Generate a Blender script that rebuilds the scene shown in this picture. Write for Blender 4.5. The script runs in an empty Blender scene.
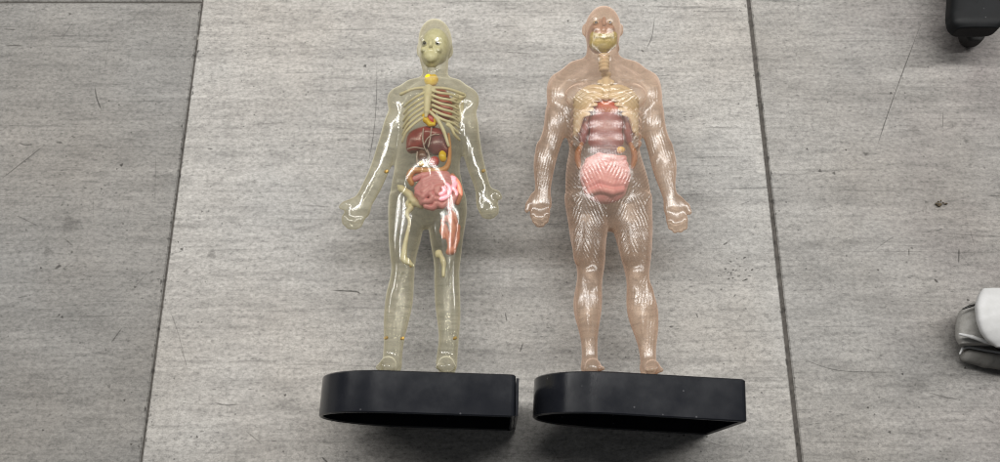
# Two clear plastic anatomy models lying on a grey tiled floor, seen from above.
import bpy, math, random
import numpy as np
from mathutils import Vector

random.seed(7)
rng = np.random.default_rng(7)
scene = bpy.context.scene
COL = scene.collection

# ------------------------------------------------------------------ camera
CAM_H, TILT, FOCAL = 0.775, math.radians(18.46), 821.0      # metres, off the vertical, focal length per 1000 px width
ZC = 0.064                                                   # height of the models' mid plane above the floor
S = 0.00093                                                  # metres per image pixel at that plane


def at(px, py, z=0.0):  # px, py are traced image pixels, cast through the camera onto the plane
    """Point of the horizontal plane at height z seen at an image pixel, in an image of 1000 x 462 pixels."""
    px = np.asarray(px, float); py = np.asarray(py, float)
    dx = (px - 500) / FOCAL; dy = (231 - py) / FOCAL
    ry = math.sin(TILT) + dy * math.cos(TILT)
    rz = -math.cos(TILT) + dy * math.sin(TILT)
    s = (z - CAM_H) / rz
    return np.stack([s * dx, s * ry, np.broadcast_to(np.asarray(z, float), s.shape)], -1)


def P(u, v, w=0.0):
    return at(u, v, ZC + w * S)


def image_pixel(p):
    """Image pixel position of world points (n, 3)."""
    d = np.asarray(p, float) - np.array([0, 0, CAM_H])
    F = d[..., 1] * math.sin(TILT) - d[..., 2] * math.cos(TILT); U = d[..., 1] * math.cos(TILT) + d[..., 2] * math.sin(TILT)
    return 500 + FOCAL * d[..., 0] / F, 231 - FOCAL * U / F


def adj(u, v, w):
    """image position at the mid plane of a point seen at image pixel (u, v) but standing w above it"""
    p = np.array(P(u, v, w)); p[2] = ZC
    a, b = image_pixel(p)
    return (float(a), float(b), w)


# ------------------------------------------------------------------ object helpers
def empty(name, loc, label, cat, group=None):
    o = bpy.data.objects.new(name, None)
    o.location = loc; o.empty_display_size = 0.02
    COL.objects.link(o)
    o['label'] = label; o['category'] = cat
    if group: o['group'] = group
    return o


def link_mesh(name, verts, faces, mats, parent=None, smooth=True, mat_idx=None):
    me = bpy.data.meshes.new(name)
    verts = np.asarray(verts, np.float64)
    org = np.array(parent.location) if parent is not None else np.zeros(3)
    p = parent
    while p is not None and p.parent is not None:
        p = p.parent; org = org + np.array(p.location)
    v = verts - org
    if isinstance(faces, np.ndarray):
        me.vertices.add(len(v)); me.vertices.foreach_set('co', v.astype(np.float32).ravel())
        n, k = faces.shape
        me.loops.add(n * k); me.loops.foreach_set('vertex_index', faces.astype(np.int32).ravel())
        me.polygons.add(n)
        me.polygons.foreach_set('loop_start', np.arange(0, n * k, k, dtype=np.int32))
        me.update(calc_edges=True); me.validate()
    else:
        me.from_pydata([tuple(a) for a in v], [], [tuple(f) for f in faces]); me.update()
    for m in (mats if isinstance(mats, (list, tuple)) else [mats]): me.materials.append(m)
    if mat_idx is not None: me.polygons.foreach_set('material_index', np.asarray(mat_idx, np.int32))
    me.polygons.foreach_set('use_smooth', np.full(len(me.polygons), smooth, dtype=bool))
    o = bpy.data.objects.new(name, me)
    COL.objects.link(o)
    if parent is not None: o.parent = parent
    return o


# ------------------------------------------------------------------ implicit surfaces
class Field:
    """A signed distance grid in image pixels: u right, v down, w up from the mid plane."""
    def __init__(self, lo, hi, h):
        self.lo = np.array(lo, float); self.h = h
        self.n = np.ceil((np.array(hi, float) - self.lo) / h).astype(int) + 1
        self.F = np.full(self.n, 50.0, np.float32)
        self.ax = [self.lo[i] + h * np.arange(self.n[i]) for i in range(3)]

    def _box(self, lo, hi):
        sl = []; g = []
        for i in range(3):
            a = max(0, int((lo[i] - self.lo[i]) / self.h)); b = min(self.n[i], int((hi[i] - self.lo[i]) / self.h) + 2)
            sl.append(slice(a, max(a, b)))
            x = self.ax[i][sl[-1]].astype(np.float32)
            g.append(x.reshape([-1 if j == i else 1 for j in range(3)]))
        return tuple(sl), g

    def _put(self, sl, d, k, sub):
        f = self.F[sl]
        if f.size == 0: return
        if sub:
            a, b = -f, d
        else:
            a, b = f, d
        if k > 0:
            hh = np.clip(0.5 + 0.5 * (b - a) / k, 0, 1)
            r = b * (1 - hh) + a * hh - k * hh * (1 - hh)
        else:
            r = np.minimum(a, b)
        self.F[sl] = -r if sub else r

    def ell(self, c, r, k=3.0, sub=False, rot=0.0):
        """ellipsoid; rot turns it in the u-v plane (radians)"""
        m = max(r[0], r[1]) if rot else 0
        R = [max(r[0], m), max(r[1], m), r[2]]
        pad = k + 4
        sl, (x, y, z) = self._box([c[i] - R[i] - pad for i in range(3)], [c[i] + R[i] + pad for i in range(3)])
        x = x - c[0]; y = y - c[1]; z = z - c[2]
        if rot:
            ca, sa = math.cos(rot), math.sin(rot)
            x, y = x * ca + y * sa, -x * sa + y * ca
        k0 = np.sqrt((x / r[0]) ** 2 + (y / r[1]) ** 2 + (z / r[2]) ** 2)
        k1 = np.sqrt((x / r[0] ** 2) ** 2 + (y / r[1] ** 2) ** 2 + (z / r[2] ** 2) ** 2)
        self._put(sl, k0 * (k0 - 1) / np.maximum(k1, 1e-6), k, sub)
        return self

    def cap(self, a, b, ra, rb, k=2.0, sub=False):
        a = np.array(a, float); b = np.array(b, float)
        m = max(ra, rb) + k + 3
        sl, (x, y, z) = self._box(np.minimum(a, b) - m, np.maximum(a, b) + m)
        ab = b - a; L = float(ab @ ab) + 1e-9
        t = np.clip(((x - a[0]) * ab[0] + (y - a[1]) * ab[1] + (z - a[2]) * ab[2]) / L, 0, 1)
        d = np.sqrt((x - a[0] - t * ab[0]) ** 2 + (y - a[1] - t * ab[1]) ** 2 + (z - a[2] - t * ab[2]) ** 2) - (ra + (rb - ra) * t)
        self._put(sl, d, k, sub)
        return self

    def chain(self, pts, r, k=2.0, sub=False):
        r = r if isinstance(r, (list, tuple)) else [r] * len(pts)
        for i in range(len(pts) - 1): self.cap(pts[i], pts[i + 1], r[i], r[i + 1], k, sub)
        return self

    def profile(self, rows, k=4.0, power=2.0, sig=4.5):
        """a limb or trunk given by cross sections: (v, u_left, u_right, depth_front, depth_back, w_centre)"""
        rows = np.array(rows, float)
        v0, v1 = rows[0, 0], rows[-1, 0]
        sl, (x, y, z) = self._box([rows[:, 1].min() - k - 6, v0 - k - 4, (rows[:, 5] - rows[:, 4]).min() - k - 6],
                                  [rows[:, 2].max() + k + 6, v1 + k + 4, (rows[:, 5] + rows[:, 3]).max() + k + 6])
        vv = np.arange(v0 - 30, v1 + 30, 0.5)
        ker = np.exp(-0.5 * (np.arange(-36, 37) * 0.5 / sig) ** 2); ker /= ker.sum()
        def smooth(c):
            raw = np.interp(vv, rows[:, 0], rows[:, c])
            sm = np.convolve(np.pad(raw, 36, mode='edge'), ker, 'valid')
            return np.interp(y.ravel(), vv, sm).astype(np.float32).reshape(y.shape)
        xl, xr, bf, bb, cw = (smooth(c) for c in range(1, 6))
        cu = (xl + xr) / 2; a = np.maximum((xr - xl) / 2, 0.5)
        dz = z - cw
        b = np.where(dz > 0, bf, bb)
        if not np.isscalar(power): power = np.interp(y.ravel(), power[0], power[1]).astype(np.float32).reshape(y.shape)
        q = (np.abs((x - cu) / a) ** power + np.abs(dz / b) ** power) ** (1 / power)
        slope = np.gradient(cu.ravel()) / max(self.h, 1e-6) if cu.size > 2 else np.zeros(cu.size)
        d = (q - 1) * np.minimum(a, b) / np.sqrt(1 + slope.reshape(y.shape) ** 2)
        d = np.maximum(d, np.maximum(v0 - y, y - v1))
        self._put(sl, d.astype(np.float32), k, False)
        return self

    def mesh(self, relax=2):
        F = self.F; ins = F < 0
        c = np.zeros(np.array(F.shape) - 1, np.int8)
        offs = [(i, j, k) for i in (0, 1) for j in (0, 1) for k in (0, 1)]
        n = F.shape
        for o in offs: c += ins[o[0]:n[0] - 1 + o[0], o[1]:n[1] - 1 + o[1], o[2]:n[2] - 1 + o[2]]
        act = (c > 0) & (c < 8)
        cells = np.argwhere(act)
        idx = np.full(act.shape, -1, np.int64); idx[act] = np.arange(len(cells))
        val = {o: F[cells[:, 0] + o[0], cells[:, 1] + o[1], cells[:, 2] + o[2]] for o in offs}
        acc = np.zeros((len(cells), 3)); cnt = np.zeros(len(cells))
        for axn in range(3):
            for o in offs:
                if o[axn]: continue
                o2 = tuple(1 if q == axn else o[q] for q in range(3))
                a, b = val[o], val[o2]
                cr = (a < 0) != (b < 0)
                t = np.where(cr, a / np.where(cr, a - b, 1), 0)
                pos = np.repeat(np.array([o], float), len(cells), 0); pos[:, axn] += t
                acc += pos * cr[:, None]; cnt += cr
        verts = self.lo + self.h * (cells + acc / cnt[:, None])
        quads = []
        for axn in range(3):
            b, d = (axn + 1) % 3, (axn + 2) % 3
            s0 = [slice(None)] * 3; s1 = [slice(None)] * 3
            s0[axn] = slice(0, -1); s1[axn] = slice(1, None)
            A, B = ins[tuple(s0)], ins[tuple(s1)]
            e = np.argwhere(A != B)
            ok = (e[:, b] > 0) & (e[:, d] > 0) & (e[:, b] < n[b] - 1) & (e[:, d] < n[d] - 1)
            e = e[ok]
            fl = A[e[:, 0], e[:, 1], e[:, 2]]
            def cid(db, dd):
                q = e.copy(); q[:, b] += db; q[:, d] += dd
                return idx[q[:, 0], q[:, 1], q[:, 2]]
            q4 = np.stack([cid(-1, -1), cid(0, -1), cid(0, 0), cid(-1, 0)], 1)
            q4[~fl] = q4[~fl][:, ::-1]
            quads.append(q4)
        quads = np.concatenate(quads)
        for _ in range(relax):
            i = np.concatenate([quads[:, q] for q in range(4)]); j = np.concatenate([quads[:, (q + 1) % 4] for q in range(4)])
            s = np.stack([np.bincount(i, verts[j, q], len(verts)) + np.bincount(j, verts[i, q], len(verts)) for q in range(3)], 1)
            m = np.bincount(i, minlength=len(verts)) + np.bincount(j, minlength=len(verts))
            verts = 0.5 * verts + 0.5 * s / np.maximum(m, 1)[:, None]
        return verts, quads[:, ::-1]          # u right, v down, w up is a left-handed frame: flip


def to_world(verts, w0=0.0):
    p = at(verts[:, 0], verts[:, 1], ZC + w0 * S)
    p[:, 2] = ZC + verts[:, 2] * S
    return p


def organ(name, parent, mat, lo, hi, build, h=0.6, w0=None, relax=2):
    f = Field(lo, hi, h); build(f)
    f.F -= 0.45 if relax < 20 else 1.05                                  # makes up for the shrinking of the smoothing
    v, q = f.mesh(relax)
    return link_mesh(name, to_world(v, (lo[2] + hi[2]) / 2 if w0 is None else w0), q, mat, parent)


def catmull(pts, n=6):
    pts = np.array(pts, float)
    if len(pts) < 3: return np.array([pts[0] + (pts[-1] - pts[0]) * t for t in np.linspace(0, 1, n + 1)])
    q = np.vstack([2 * pts[0] - pts[1], pts, 2 * pts[-1] - pts[-2]]); out = []
    for i in range(1, len(q) - 2):
        for t in np.arange(n) / n:
            out.append(0.5 * ((2 * q[i]) + (q[i + 1] - q[i - 1]) * t + (2 * q[i - 1] - 5 * q[i] + 4 * q[i + 1] - q[i + 2]) * t * t
                              + (3 * q[i] - q[i - 1] - 3 * q[i + 1] + q[i + 2]) * t ** 3))
    out.append(q[-2])
    return np.array(out)


def tube_geo(pts, rad, seg=10, n=6, flat=1.0):
    """pts: rows (u, v, w); rad in image pixels, number or list along the points; closed rounded ends"""
    W = np.array([P(*p) for p in pts])
    r = np.full(len(W), rad, float) if np.isscalar(rad) else np.array(rad, float)
    C = catmull(W, n); R = np.interp(np.linspace(0, len(W) - 1, len(C)), np.arange(len(W)), r) * S
    T = np.gradient(C, axis=0); T /= np.linalg.norm(T, axis=1)[:, None] + 1e-12
    verts = []; faces = []
    up = np.array([0, 0, 1.0])
    if abs(T[0] @ up) > 0.95: up = np.array([0, 1.0, 0])
    N = up - T[0] * (up @ T[0]); N /= np.linalg.norm(N)
    rings = []
    L = len(C)
    ext = [(0, -0.85, 0.3), (0, -0.5, 0.8)] + [(i, 0, 1) for i in range(L)] + [(L - 1, 0.5, 0.8), (L - 1, 0.85, 0.3)]
    for i, off, sc in ext:
        N = N - T[i] * (N @ T[i]); N /= np.linalg.norm(N)
        B = np.cross(T[i], N)
        c = C[i] + T[i] * off * R[i]
        rings.append(len(verts))
        for s in range(seg):
            a = 2 * math.pi * s / seg
            verts.append(c + (B * math.cos(a) + N * math.sin(a) * flat) * R[i] * sc)
    for a, b in zip(rings[:-1], rings[1:]):
        for s in range(seg):
            faces.append((a + s, a + (s + 1) % seg, b + (s + 1) % seg, b + s))
    faces.append(tuple(range(seg))[::-1]); faces.append(tuple(rings[-1] + s for s in range(seg)))
    return verts, faces


def tube(name, parent, mat, pts, rad, **kw):
    v, f = tube_geo(pts, rad, **kw)
    return link_mesh(name, v, f, mat, parent)


# ------------------------------------------------------------------ materials
class NT:
    def __init__(self, name):
        self.m = bpy.data.materials.new(name); self.m.use_nodes = True
        self.t = self.m.node_tree; self.t.nodes.clear()
        self.out = self.t.nodes.new('ShaderNodeOutputMaterial')
    def n(self, typ, **kw):
        x = self.t.nodes.new('ShaderNode' + typ)
        ins = kw.pop('ins', {})
        for k, v in kw.items(): setattr(x, k, v)
        for k, v in ins.items():
            if isinstance(v, bpy.types.NodeSocket): self.t.links.new(v, x.inputs[k])
            else: x.inputs[k].default_value = v
        return x
    def math(self, op, a, b=0.0, clamp=False):
        x = self.n('Math', operation=op, use_clamp=clamp, ins={0: a, 1: b}); return x.outputs[0]
    def mix(self, fac, a, b, blend='MIX'):
        x = self.n('Mix', data_type='RGBA', blend_type=blend)
        for i, v in ((0, fac), (6, a), (7, b)):
            if isinstance(v, bpy.types.NodeSocket): self.t.links.new(v, x.inputs[i])
            else: x.inputs[i].default_value = v
        return x.outputs[2]
    def noise(self, vec, scale, detail=3.0, rough=0.55, dist=0.0):
        return self.n('TexNoise', ins={'Vector': vec, 'Scale': scale, 'Detail': detail, 'Roughness': rough, 'Distortion': dist}).outputs[0]
    def ramp(self, fac, stops):
        x = self.n('ValToRGB', ins={0: fac}); e = x.color_ramp.elements
        while len(e) < len(stops): e.new(0.5)
        for el, (p, c) in zip(e, stops):
            el.position = p; el.color = (c, c, c, 1) if np.isscalar(c) else (*c, 1)
        return x.outputs[0]
    def coords(self, scale=(1, 1, 1), rot=(0, 0, 0), loc=(0, 0, 0)):
        g = self.n('NewGeometry').outputs['Position']
        return self.n('Mapping', ins={'Vector': g, 'Scale': scale, 'Rotation': rot, 'Location': loc}).outputs[0]
    def done(self, sh):
        self.t.links.new(sh, self.out.inputs[0]); return self.m


def c4(c): return (*c, 1)


def plastic(name, col, col2=None, rough=0.35, scale=120.0, coat=0.0, bump=0.0, sss=0.0):
    t = NT(name)
    v = t.coords()
    nz = t.noise(v, scale, 4)
    col2 = col2 or tuple(x * 0.72 for x in col)
    base = t.mix(t.ramp(nz, [(0.35, 0.0), (0.65, 1.0)]), c4(col2), c4(col))
    b = t.n('BsdfPrincipled', ins={'Base Color': base, 'Roughness': rough, 'Coat Weight': coat, 'Coat Roughness': 0.1})
    if sss:
        b.inputs['Subsurface Weight'].default_value = sss
        b.inputs['Subsurface Radius'].default_value = (0.004, 0.0025, 0.002)
        b.inputs['Subsurface Scale'].default_value = 1.0
    if bump:
        bn = t.n('Bump', ins={'Height': t.noise(v, scale * 2.2, 3), 'Strength': bump, 'Distance': 0.001})
        t.t.links.new(bn.outputs[0], b.inputs['Normal'])
    return t.done(b.outputs[0])


def shell_material(name, tint, edge, milk, milk_face, milk_edge, rough, fibre=False, bend=0.62, f0=0.022):
    """thin clear plastic wall: tinted see-through, gloss by Fresnel, milkier where the wall is seen edge-on"""
    t = NT(name)
    v = t.coords()
    lw = t.n('LayerWeight', ins={'Blend': 0.5}).outputs['Facing']
    thick = t.math('POWER', lw, 1.9); rim = t.math('POWER', lw, 3.7)
    patch = t.ramp(t.noise(v, 55, 3), [(0.3, 0.0), (0.7, 1.0)])
    wall = t.mix(thick, c4(tint), c4(edge))
    tr0 = t.n('BsdfTransparent', ins={'Color': wall})
    rf = t.n('BsdfRefraction', ins={'Color': wall, 'Roughness': 0.06, 'IOR': 1.04})
    tr = t.n('MixShader', ins={0: bend, 1: tr0.outputs[0], 2: rf.outputs[0]})
    df = t.n('BsdfDiffuse', ins={'Color': c4(milk)})
    tl = t.n('BsdfTranslucent', ins={'Color': c4(milk)})
    mk = t.n('MixShader', ins={0: 0.22, 1: df.outputs[0], 2: tl.outputs[0]})
    fac = t.math('ADD', t.math('MULTIPLY', rim, milk_edge - milk_face), milk_face)
    fac = t.math('MULTIPLY', fac, t.math('ADD', t.math('MULTIPLY', patch, 0.5), 0.75), clamp=True)
    body = t.n('MixShader', ins={0: fac, 1: tr.outputs[0], 2: mk.outputs[0]})
    soft = t.noise(v, 90, 2)
    if fibre:
        ph = t.n('Attribute', attribute_name='fibre').outputs['Fac']
        ph = t.math('ADD', ph, t.math('MULTIPLY', t.noise(v, 110, 3), 8.0))
        wave = t.math('SINE', ph)
        amp = t.n('Attribute', attribute_name='fibre_amount').outputs['Fac']
        amp = t.math('MULTIPLY', amp, t.ramp(t.noise(v, 75, 3, 0.6), [(0.3, 0.15), (0.6, 1.0)]))
        hgt = t.math('ADD', t.math('MULTIPLY', wave, amp), t.math('MULTIPLY', soft, 0.8))
        bn = t.n('Bump', ins={'Height': hgt, 'Strength': 0.8, 'Distance': 0.00042})
        t.t.links.new(bn.outputs[0], df.inputs['Normal'])
    else:
        bn = t.n('Bump', ins={'Height': soft, 'Strength': 0.025, 'Distance': 0.0012})
    gl = t.n('BsdfGlossy', ins={'Color': (1, 1, 1, 1), 'Roughness': rough, 'Normal': bn.outputs[0]})
    fc = t.n('LayerWeight', ins={'Blend': 0.5, 'Normal': bn.outputs[0]}).outputs['Facing']
    fr = t.math('ADD', t.math('MULTIPLY', t.math('POWER', fc, 5.0), 0.33), f0)      # Schlick, both faces of the thin wall
    sh = t.n('MixShader', ins={0: fr, 1: body.outputs[0], 2: gl.outputs[0]})
    return t.done(sh.outputs[0])


def tile_material():
    t = NT('stone_tile')
    g = t.n('NewGeometry').outputs['Position']
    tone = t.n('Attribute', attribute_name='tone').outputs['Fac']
    warp = t.n('Mapping', ins={'Vector': g, 'Scale': (1, 1, 1)}).outputs[0]
    streak_v = t.n('Mapping', ins={'Vector': g, 'Scale': (3.2, 42, 1), 'Rotation': (0, 0, math.radians(1.2))}).outputs[0]
    s1 = t.noise(streak_v, 1.0, 5, 0.6, 0.6)
    s2 = t.noise(t.n('Mapping', ins={'Vector': g, 'Scale': (14, 260, 1)}).outputs[0], 1.0, 3, 0.6)
    cloud = t.noise(g, 12, 5, 0.65)
    grain = t.noise(g, 900, 2, 0.7)
    grain2 = t.noise(t.n('Mapping', ins={'Vector': g, 'Scale': (260, 420, 1)}).outputs[0], 1.0, 3, 0.75)
    val = t.math('MULTIPLY', t.ramp(s1, [(0.28, 0.80), (0.5, 0.97), (0.72, 1.10)]), t.ramp(s2, [(0.3, 0.85), (0.46, 0.97), (0.6, 1.0), (0.75, 1.06)]))
    val = t.math('MULTIPLY', val, t.ramp(cloud, [(0.32, 0.86), (0.52, 1.0), (0.7, 1.07)]))
    weave = t.noise(t.n('Mapping', ins={'Vector': g, 'Scale': (210, 300, 1)}).outputs[0], 1.0, 5, 0.72, 0.3)
    blot = t.noise(t.n('Mapping', ins={'Vector': g, 'Scale': (38, 150, 1), 'Location': (7, 4, 0)}).outputs[0], 1.0, 4, 0.65, 0.4)
    val = t.math('MULTIPLY', val, t.ramp(grain, [(0.3, 0.86), (0.7, 1.12)]))
    val = t.math('MULTIPLY', val, t.ramp(weave, [(0.28, 0.48), (0.42, 0.84), (0.55, 1.04), (0.75, 1.25)]))
    line = t.noise(t.n('Mapping', ins={'Vector': g, 'Scale': (9, 330, 1), 'Location': (2, 9, 0), 'Rotation': (0, 0, math.radians(0.8))}).outputs[0], 1.0, 4, 0.6, 0.8)
    where = t.ramp(t.noise(t.n('Mapping', ins={'Vector': g, 'Scale': (5, 26, 1), 'Location': (1, 6, 0)}).outputs[0], 1.0, 3), [(0.42, 0.15), (0.62, 1.0)])
    val = t.math('MULTIPLY', val, t.math('SUBTRACT', 1.0, t.math('MULTIPLY', t.ramp(line, [(0.30, 0.4), (0.42, 0.0)]), where)))
    val = t.math('MULTIPLY', val, t.ramp(blot, [(0.28, 0.74), (0.48, 0.99), (0.75, 1.12)]))
    val = t.math('MULTIPLY', val, t.ramp(grain2, [(0.25, 0.72), (0.5, 1.0), (0.8, 1.12)]))
    # short dark flecks in the print of the tile, along the streaks
    fl = t.n('TexVoronoi', feature='F1', ins={'Vector': t.n('Mapping', ins={'Vector': g, 'Scale': (150, 430, 1)}).outputs[0], 'Scale': 1.0, 'Randomness': 1.0})
    cell = t.n('SeparateColor', ins={0: fl.outputs['Color']}).outputs[0]
    flm = t.math('MULTIPLY', t.math('LESS_THAN', fl.outputs['Distance'], 0.26), t.math('GREATER_THAN', cell, 0.86))
    flm = t.math('MULTIPLY', flm, t.ramp(t.noise(t.n('Mapping', ins={'Vector': g, 'Scale': (6, 22, 1), 'Location': (3, 1, 0)}).outputs[0], 1.0, 3), [(0.42, 0.0), (0.68, 0.55)]))
    sp = t.n('TexVoronoi', feature='F1', ins={'Vector': g, 'Scale': 150.0, 'Randomness': 1.0})
    spc = t.n('SeparateColor', ins={0: sp.outputs['Color']}).outputs[1]
    spm = t.math('MULTIPLY', t.math('LESS_THAN', sp.outputs['Distance'], 0.13), t.math('GREATER_THAN', spc, 0.91))
    val = t.math('MULTIPLY', val, t.math('SUBTRACT', 1.0, flm))
    val = t.math('MULTIPLY', val, t.math('SUBTRACT', 1.0, t.math('MULTIPLY', spm, 0.55)))
    val = t.math('MULTIPLY', val, tone)  # per-tile tone, light falloff included in the colour
    warm = t.mix(t.ramp(t.noise(g, 5, 3), [(0.35, 0.0), (0.7, 1.0)]), (0.242, 0.235, 0.222, 1), (0.240, 0.224, 0.203, 1))
    # browner print towards the right, with the darker light there painted in
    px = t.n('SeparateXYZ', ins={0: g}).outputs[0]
    brown_falloff = t.math('MULTIPLY', t.ramp(t.math('MULTIPLY', t.math('SUBTRACT', px, 0.34), 6.0), [(0.0, 0.0), (1.0, 1.0)]), t.ramp(t.noise(g, 11, 3), [(0.4, 0.25), (0.65, 1.0)]))
    warm = t.mix(t.math('MULTIPLY', brown_falloff, 0.8), warm, (0.165, 0.146, 0.139, 1))
    base = t.mix(1.0, warm, t.n('CombineColor', ins={0: val, 1: val, 2: val}).outputs[0], 'MULTIPLY')
    bn = t.n('Bump', ins={'Height': grain2, 'Strength': 0.25, 'Distance': 0.0006})
    b = t.n('BsdfPrincipled', ins={'Base Color': base, 'Roughness': 0.62, 'Specular IOR Level': 0.3, 'Normal': bn.outputs[0]})
    return t.done(b.outputs[0])


def scuff_material():
    """worn-in marks: the ribbon fades out towards its rim through a stored strength"""
    t = NT('scuff_mark')
    a = t.n('Attribute', attribute_name='strength').outputs['Fac']
    g = t.n('NewGeometry').outputs['Position']
    a = t.math('MULTIPLY', a, t.ramp(t.noise(g, 700, 3), [(0.25, 0.45), (0.6, 1.0)]), clamp=True)
    d = t.n('BsdfPrincipled', ins={'Base Color': (0.035, 0.032, 0.028, 1), 'Roughness': 0.8})
    sh = t.n('MixShader', ins={0: a, 1: t.n('BsdfTransparent').outputs[0], 2: d.outputs[0]})
    return t.done(sh.outputs[0])


def grout_material():
    t = NT('grout')
    g = t.n('NewGeometry').outputs['Position']
    a = t.noise(g, 160, 4, 0.7)
    b2 = t.noise(t.n('Mapping', ins={'Vector': g, 'Scale': (30, 26, 1), 'Location': (5, 2, 0)}).outputs[0], 1.0, 3)
    base = t.mix(t.ramp(a, [(0.3, 0.0), (0.7, 1.0)]), (0.034, 0.030, 0.026, 1), (0.078, 0.070, 0.061, 1))
    base = t.mix(t.ramp(b2, [(0.62, 0.0), (0.72, 0.6)]), base, (0.03, 0.027, 0.022, 1))
    base = t.mix(t.ramp(b2, [(0.24, 0.8), (0.30, 0.0)]), base, (0.42, 0.40, 0.36, 1))
    b = t.n('BsdfPrincipled', ins={'Base Color': base, 'Roughness': 0.9})
    return t.done(b.outputs[0])


def black_plastic(name, col=(0.0078, 0.0086, 0.0112), rough=0.18, spec=0.24):
    t = NT(name)
    v = t.coords()
    n1 = t.noise(v, 35, 4, 0.6)
    n2 = t.noise(t.coords(scale=(900, 120, 400), rot=(0, 0, 0.5)), 1.0, 2)
    dust = t.math('MULTIPLY', t.ramp(n1, [(0.45, 0.0), (0.75, 1.0)]), 0.35)
    base = t.mix(dust, c4(col), (0.017, 0.018, 0.021, 1))
    sp = t.n('TexVoronoi', feature='F1', ins={'Vector': v, 'Scale': 230.0})
    sc = t.n('SeparateColor', ins={0: sp.outputs['Color']}).outputs[0]
    spm = t.math('MULTIPLY', t.math('LESS_THAN', sp.outputs['Distance'], 0.16), t.math('GREATER_THAN', sc, 0.94))
    base = t.mix(t.math('MULTIPLY', spm, 0.5), base, (0.10, 0.10, 0.105, 1))
    ro = t.math('ADD', t.math('MULTIPLY', n1, 0.22), rough - 0.08)
    bn = t.n('Bump', ins={'Height': n2, 'Strength': 0.06, 'Distance': 0.0005})
    b = t.n('BsdfPrincipled', ins={'Base Color': base, 'Roughness': ro, 'Specular IOR Level': spec, 'Normal': bn.outputs[0]})
    return t.done(b.outputs[0])


M = dict(
    clear=shell_material('clear_yellowed_plastic', (0.97, 0.955, 0.865), (0.60, 0.54, 0.36), (1.0, 0.95, 0.73), 0.03, 1.0, 0.09),
    pink=shell_material('clear_pink_plastic', (0.975, 0.865, 0.77), (0.66, 0.43, 0.31), (1.0, 0.77, 0.62), 0.075, 1.0, 0.24, fibre=True, f0=0.038),
    paleb=plastic('pale_cream_cartilage', (0.98, 0.93, 0.68), (0.93, 0.85, 0.56), 0.4),
    bone=plastic('cream_bone', (0.90, 0.82, 0.58), (0.78, 0.70, 0.46), 0.4, sss=0.1),
    skull=plastic('olive_cream_skull', (0.97, 0.93, 0.66), (0.82, 0.78, 0.50), 0.2, scale=260, coat=0.1, bump=0.5),
    pinkskull=plastic('rosy_cream_skull', (0.66, 0.46, 0.36), (0.58, 0.38, 0.29), 0.35, coat=0.3, bump=0.3),
    greenjaw=plastic('greenish_yellow_jaw', (0.80, 0.80, 0.28), (0.50, 0.50, 0.14), 0.3, coat=0.3, bump=0.6),
    white=plastic('white_glossy_tube', (0.78, 0.77, 0.74), None, 0.25),
    yellow=plastic('bright_yellow_plastic', (0.95, 0.68, 0.01), (0.88, 0.55, 0.01), 0.3),
    red=plastic('red_plastic', (0.66, 0.06, 0.045), (0.5, 0.035, 0.03), 0.3),
    lung=plastic('dusky_red_lung', (0.50, 0.13, 0.085), (0.40, 0.085, 0.06), 0.4),
    liver=plastic('dark_red_liver', (0.34, 0.036, 0.036), (0.23, 0.022, 0.024), 0.3, coat=0.15),
    stomach=plastic('maroon_stomach', (0.22, 0.042, 0.05), (0.16, 0.028, 0.036), 0.3, coat=0.15),
    mauve=plastic('mauve_liver', (0.46, 0.15, 0.17), (0.32, 0.09, 0.105), 0.3),
    brown=plastic('brown_gall_bladder', (0.20, 0.085, 0.06), None, 0.25),
    tan=plastic('brownish_orange_colon', (0.52, 0.26, 0.09), (0.42, 0.17, 0.06), 0.4),
    vessel_glint=plastic('pale_vessel_glint', (0.60, 0.46, 0.42), None, 0.25),
    paleorange=plastic('pale_orange_colon', (0.74, 0.40, 0.17), (0.66, 0.27, 0.10), 0.35, scale=260),
    orange=plastic('orange_colon', (0.78, 0.33, 0.11), (0.66, 0.25, 0.09), 0.35),
    salmon=plastic('salmon_plastic', (0.76, 0.27, 0.17), (0.66, 0.20, 0.12), 0.35),
    pinkgut=plastic('pink_intestine', (0.86, 0.37, 0.40), (0.76, 0.28, 0.32), 0.35, coat=0.2),
    hotpink=plastic('bright_pink_intestine', (0.97, 0.55, 0.60), (0.95, 0.47, 0.53), 0.4),
    redorange=plastic('red_orange_heart', (0.80, 0.26, 0.05), (0.68, 0.09, 0.03), 0.35),
    amber=plastic('amber_peg', (0.75, 0.46, 0.10), None, 0.3),
    dark=plastic('dark_pupil', (0.02, 0.02, 0.02), None, 0.2),
    black=black_plastic('black_stand_plastic'),
    case=black_plastic('black_case_plastic', (0.005, 0.0055, 0.006), 0.5, 0.12),
    rubber=plastic('dark_rubber', (0.012, 0.011, 0.010), None, 0.6),
    shoewhite=plastic('off_white_leather', (0.40, 0.40, 0.40), (0.34, 0.34, 0.335), 0.55, scale=60, bump=0.2),
    shoegrey=plastic('grey_canvas', (0.27, 0.263, 0.248), (0.215, 0.208, 0.193), 0.95, scale=200, bump=0.4),
    shoesole=plastic('grey_rubber_sole', (0.145, 0.14, 0.13), (0.105, 0.10, 0.09), 0.75, scale=90, bump=0.4),
    dirt=plastic('brown_dirt', (0.10, 0.075, 0.04), (0.03, 0.022, 0.014), 0.9, scale=600, bump=0.6),
    tile=tile_material(), scuff=scuff_material(), grout=grout_material(),
)


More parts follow.
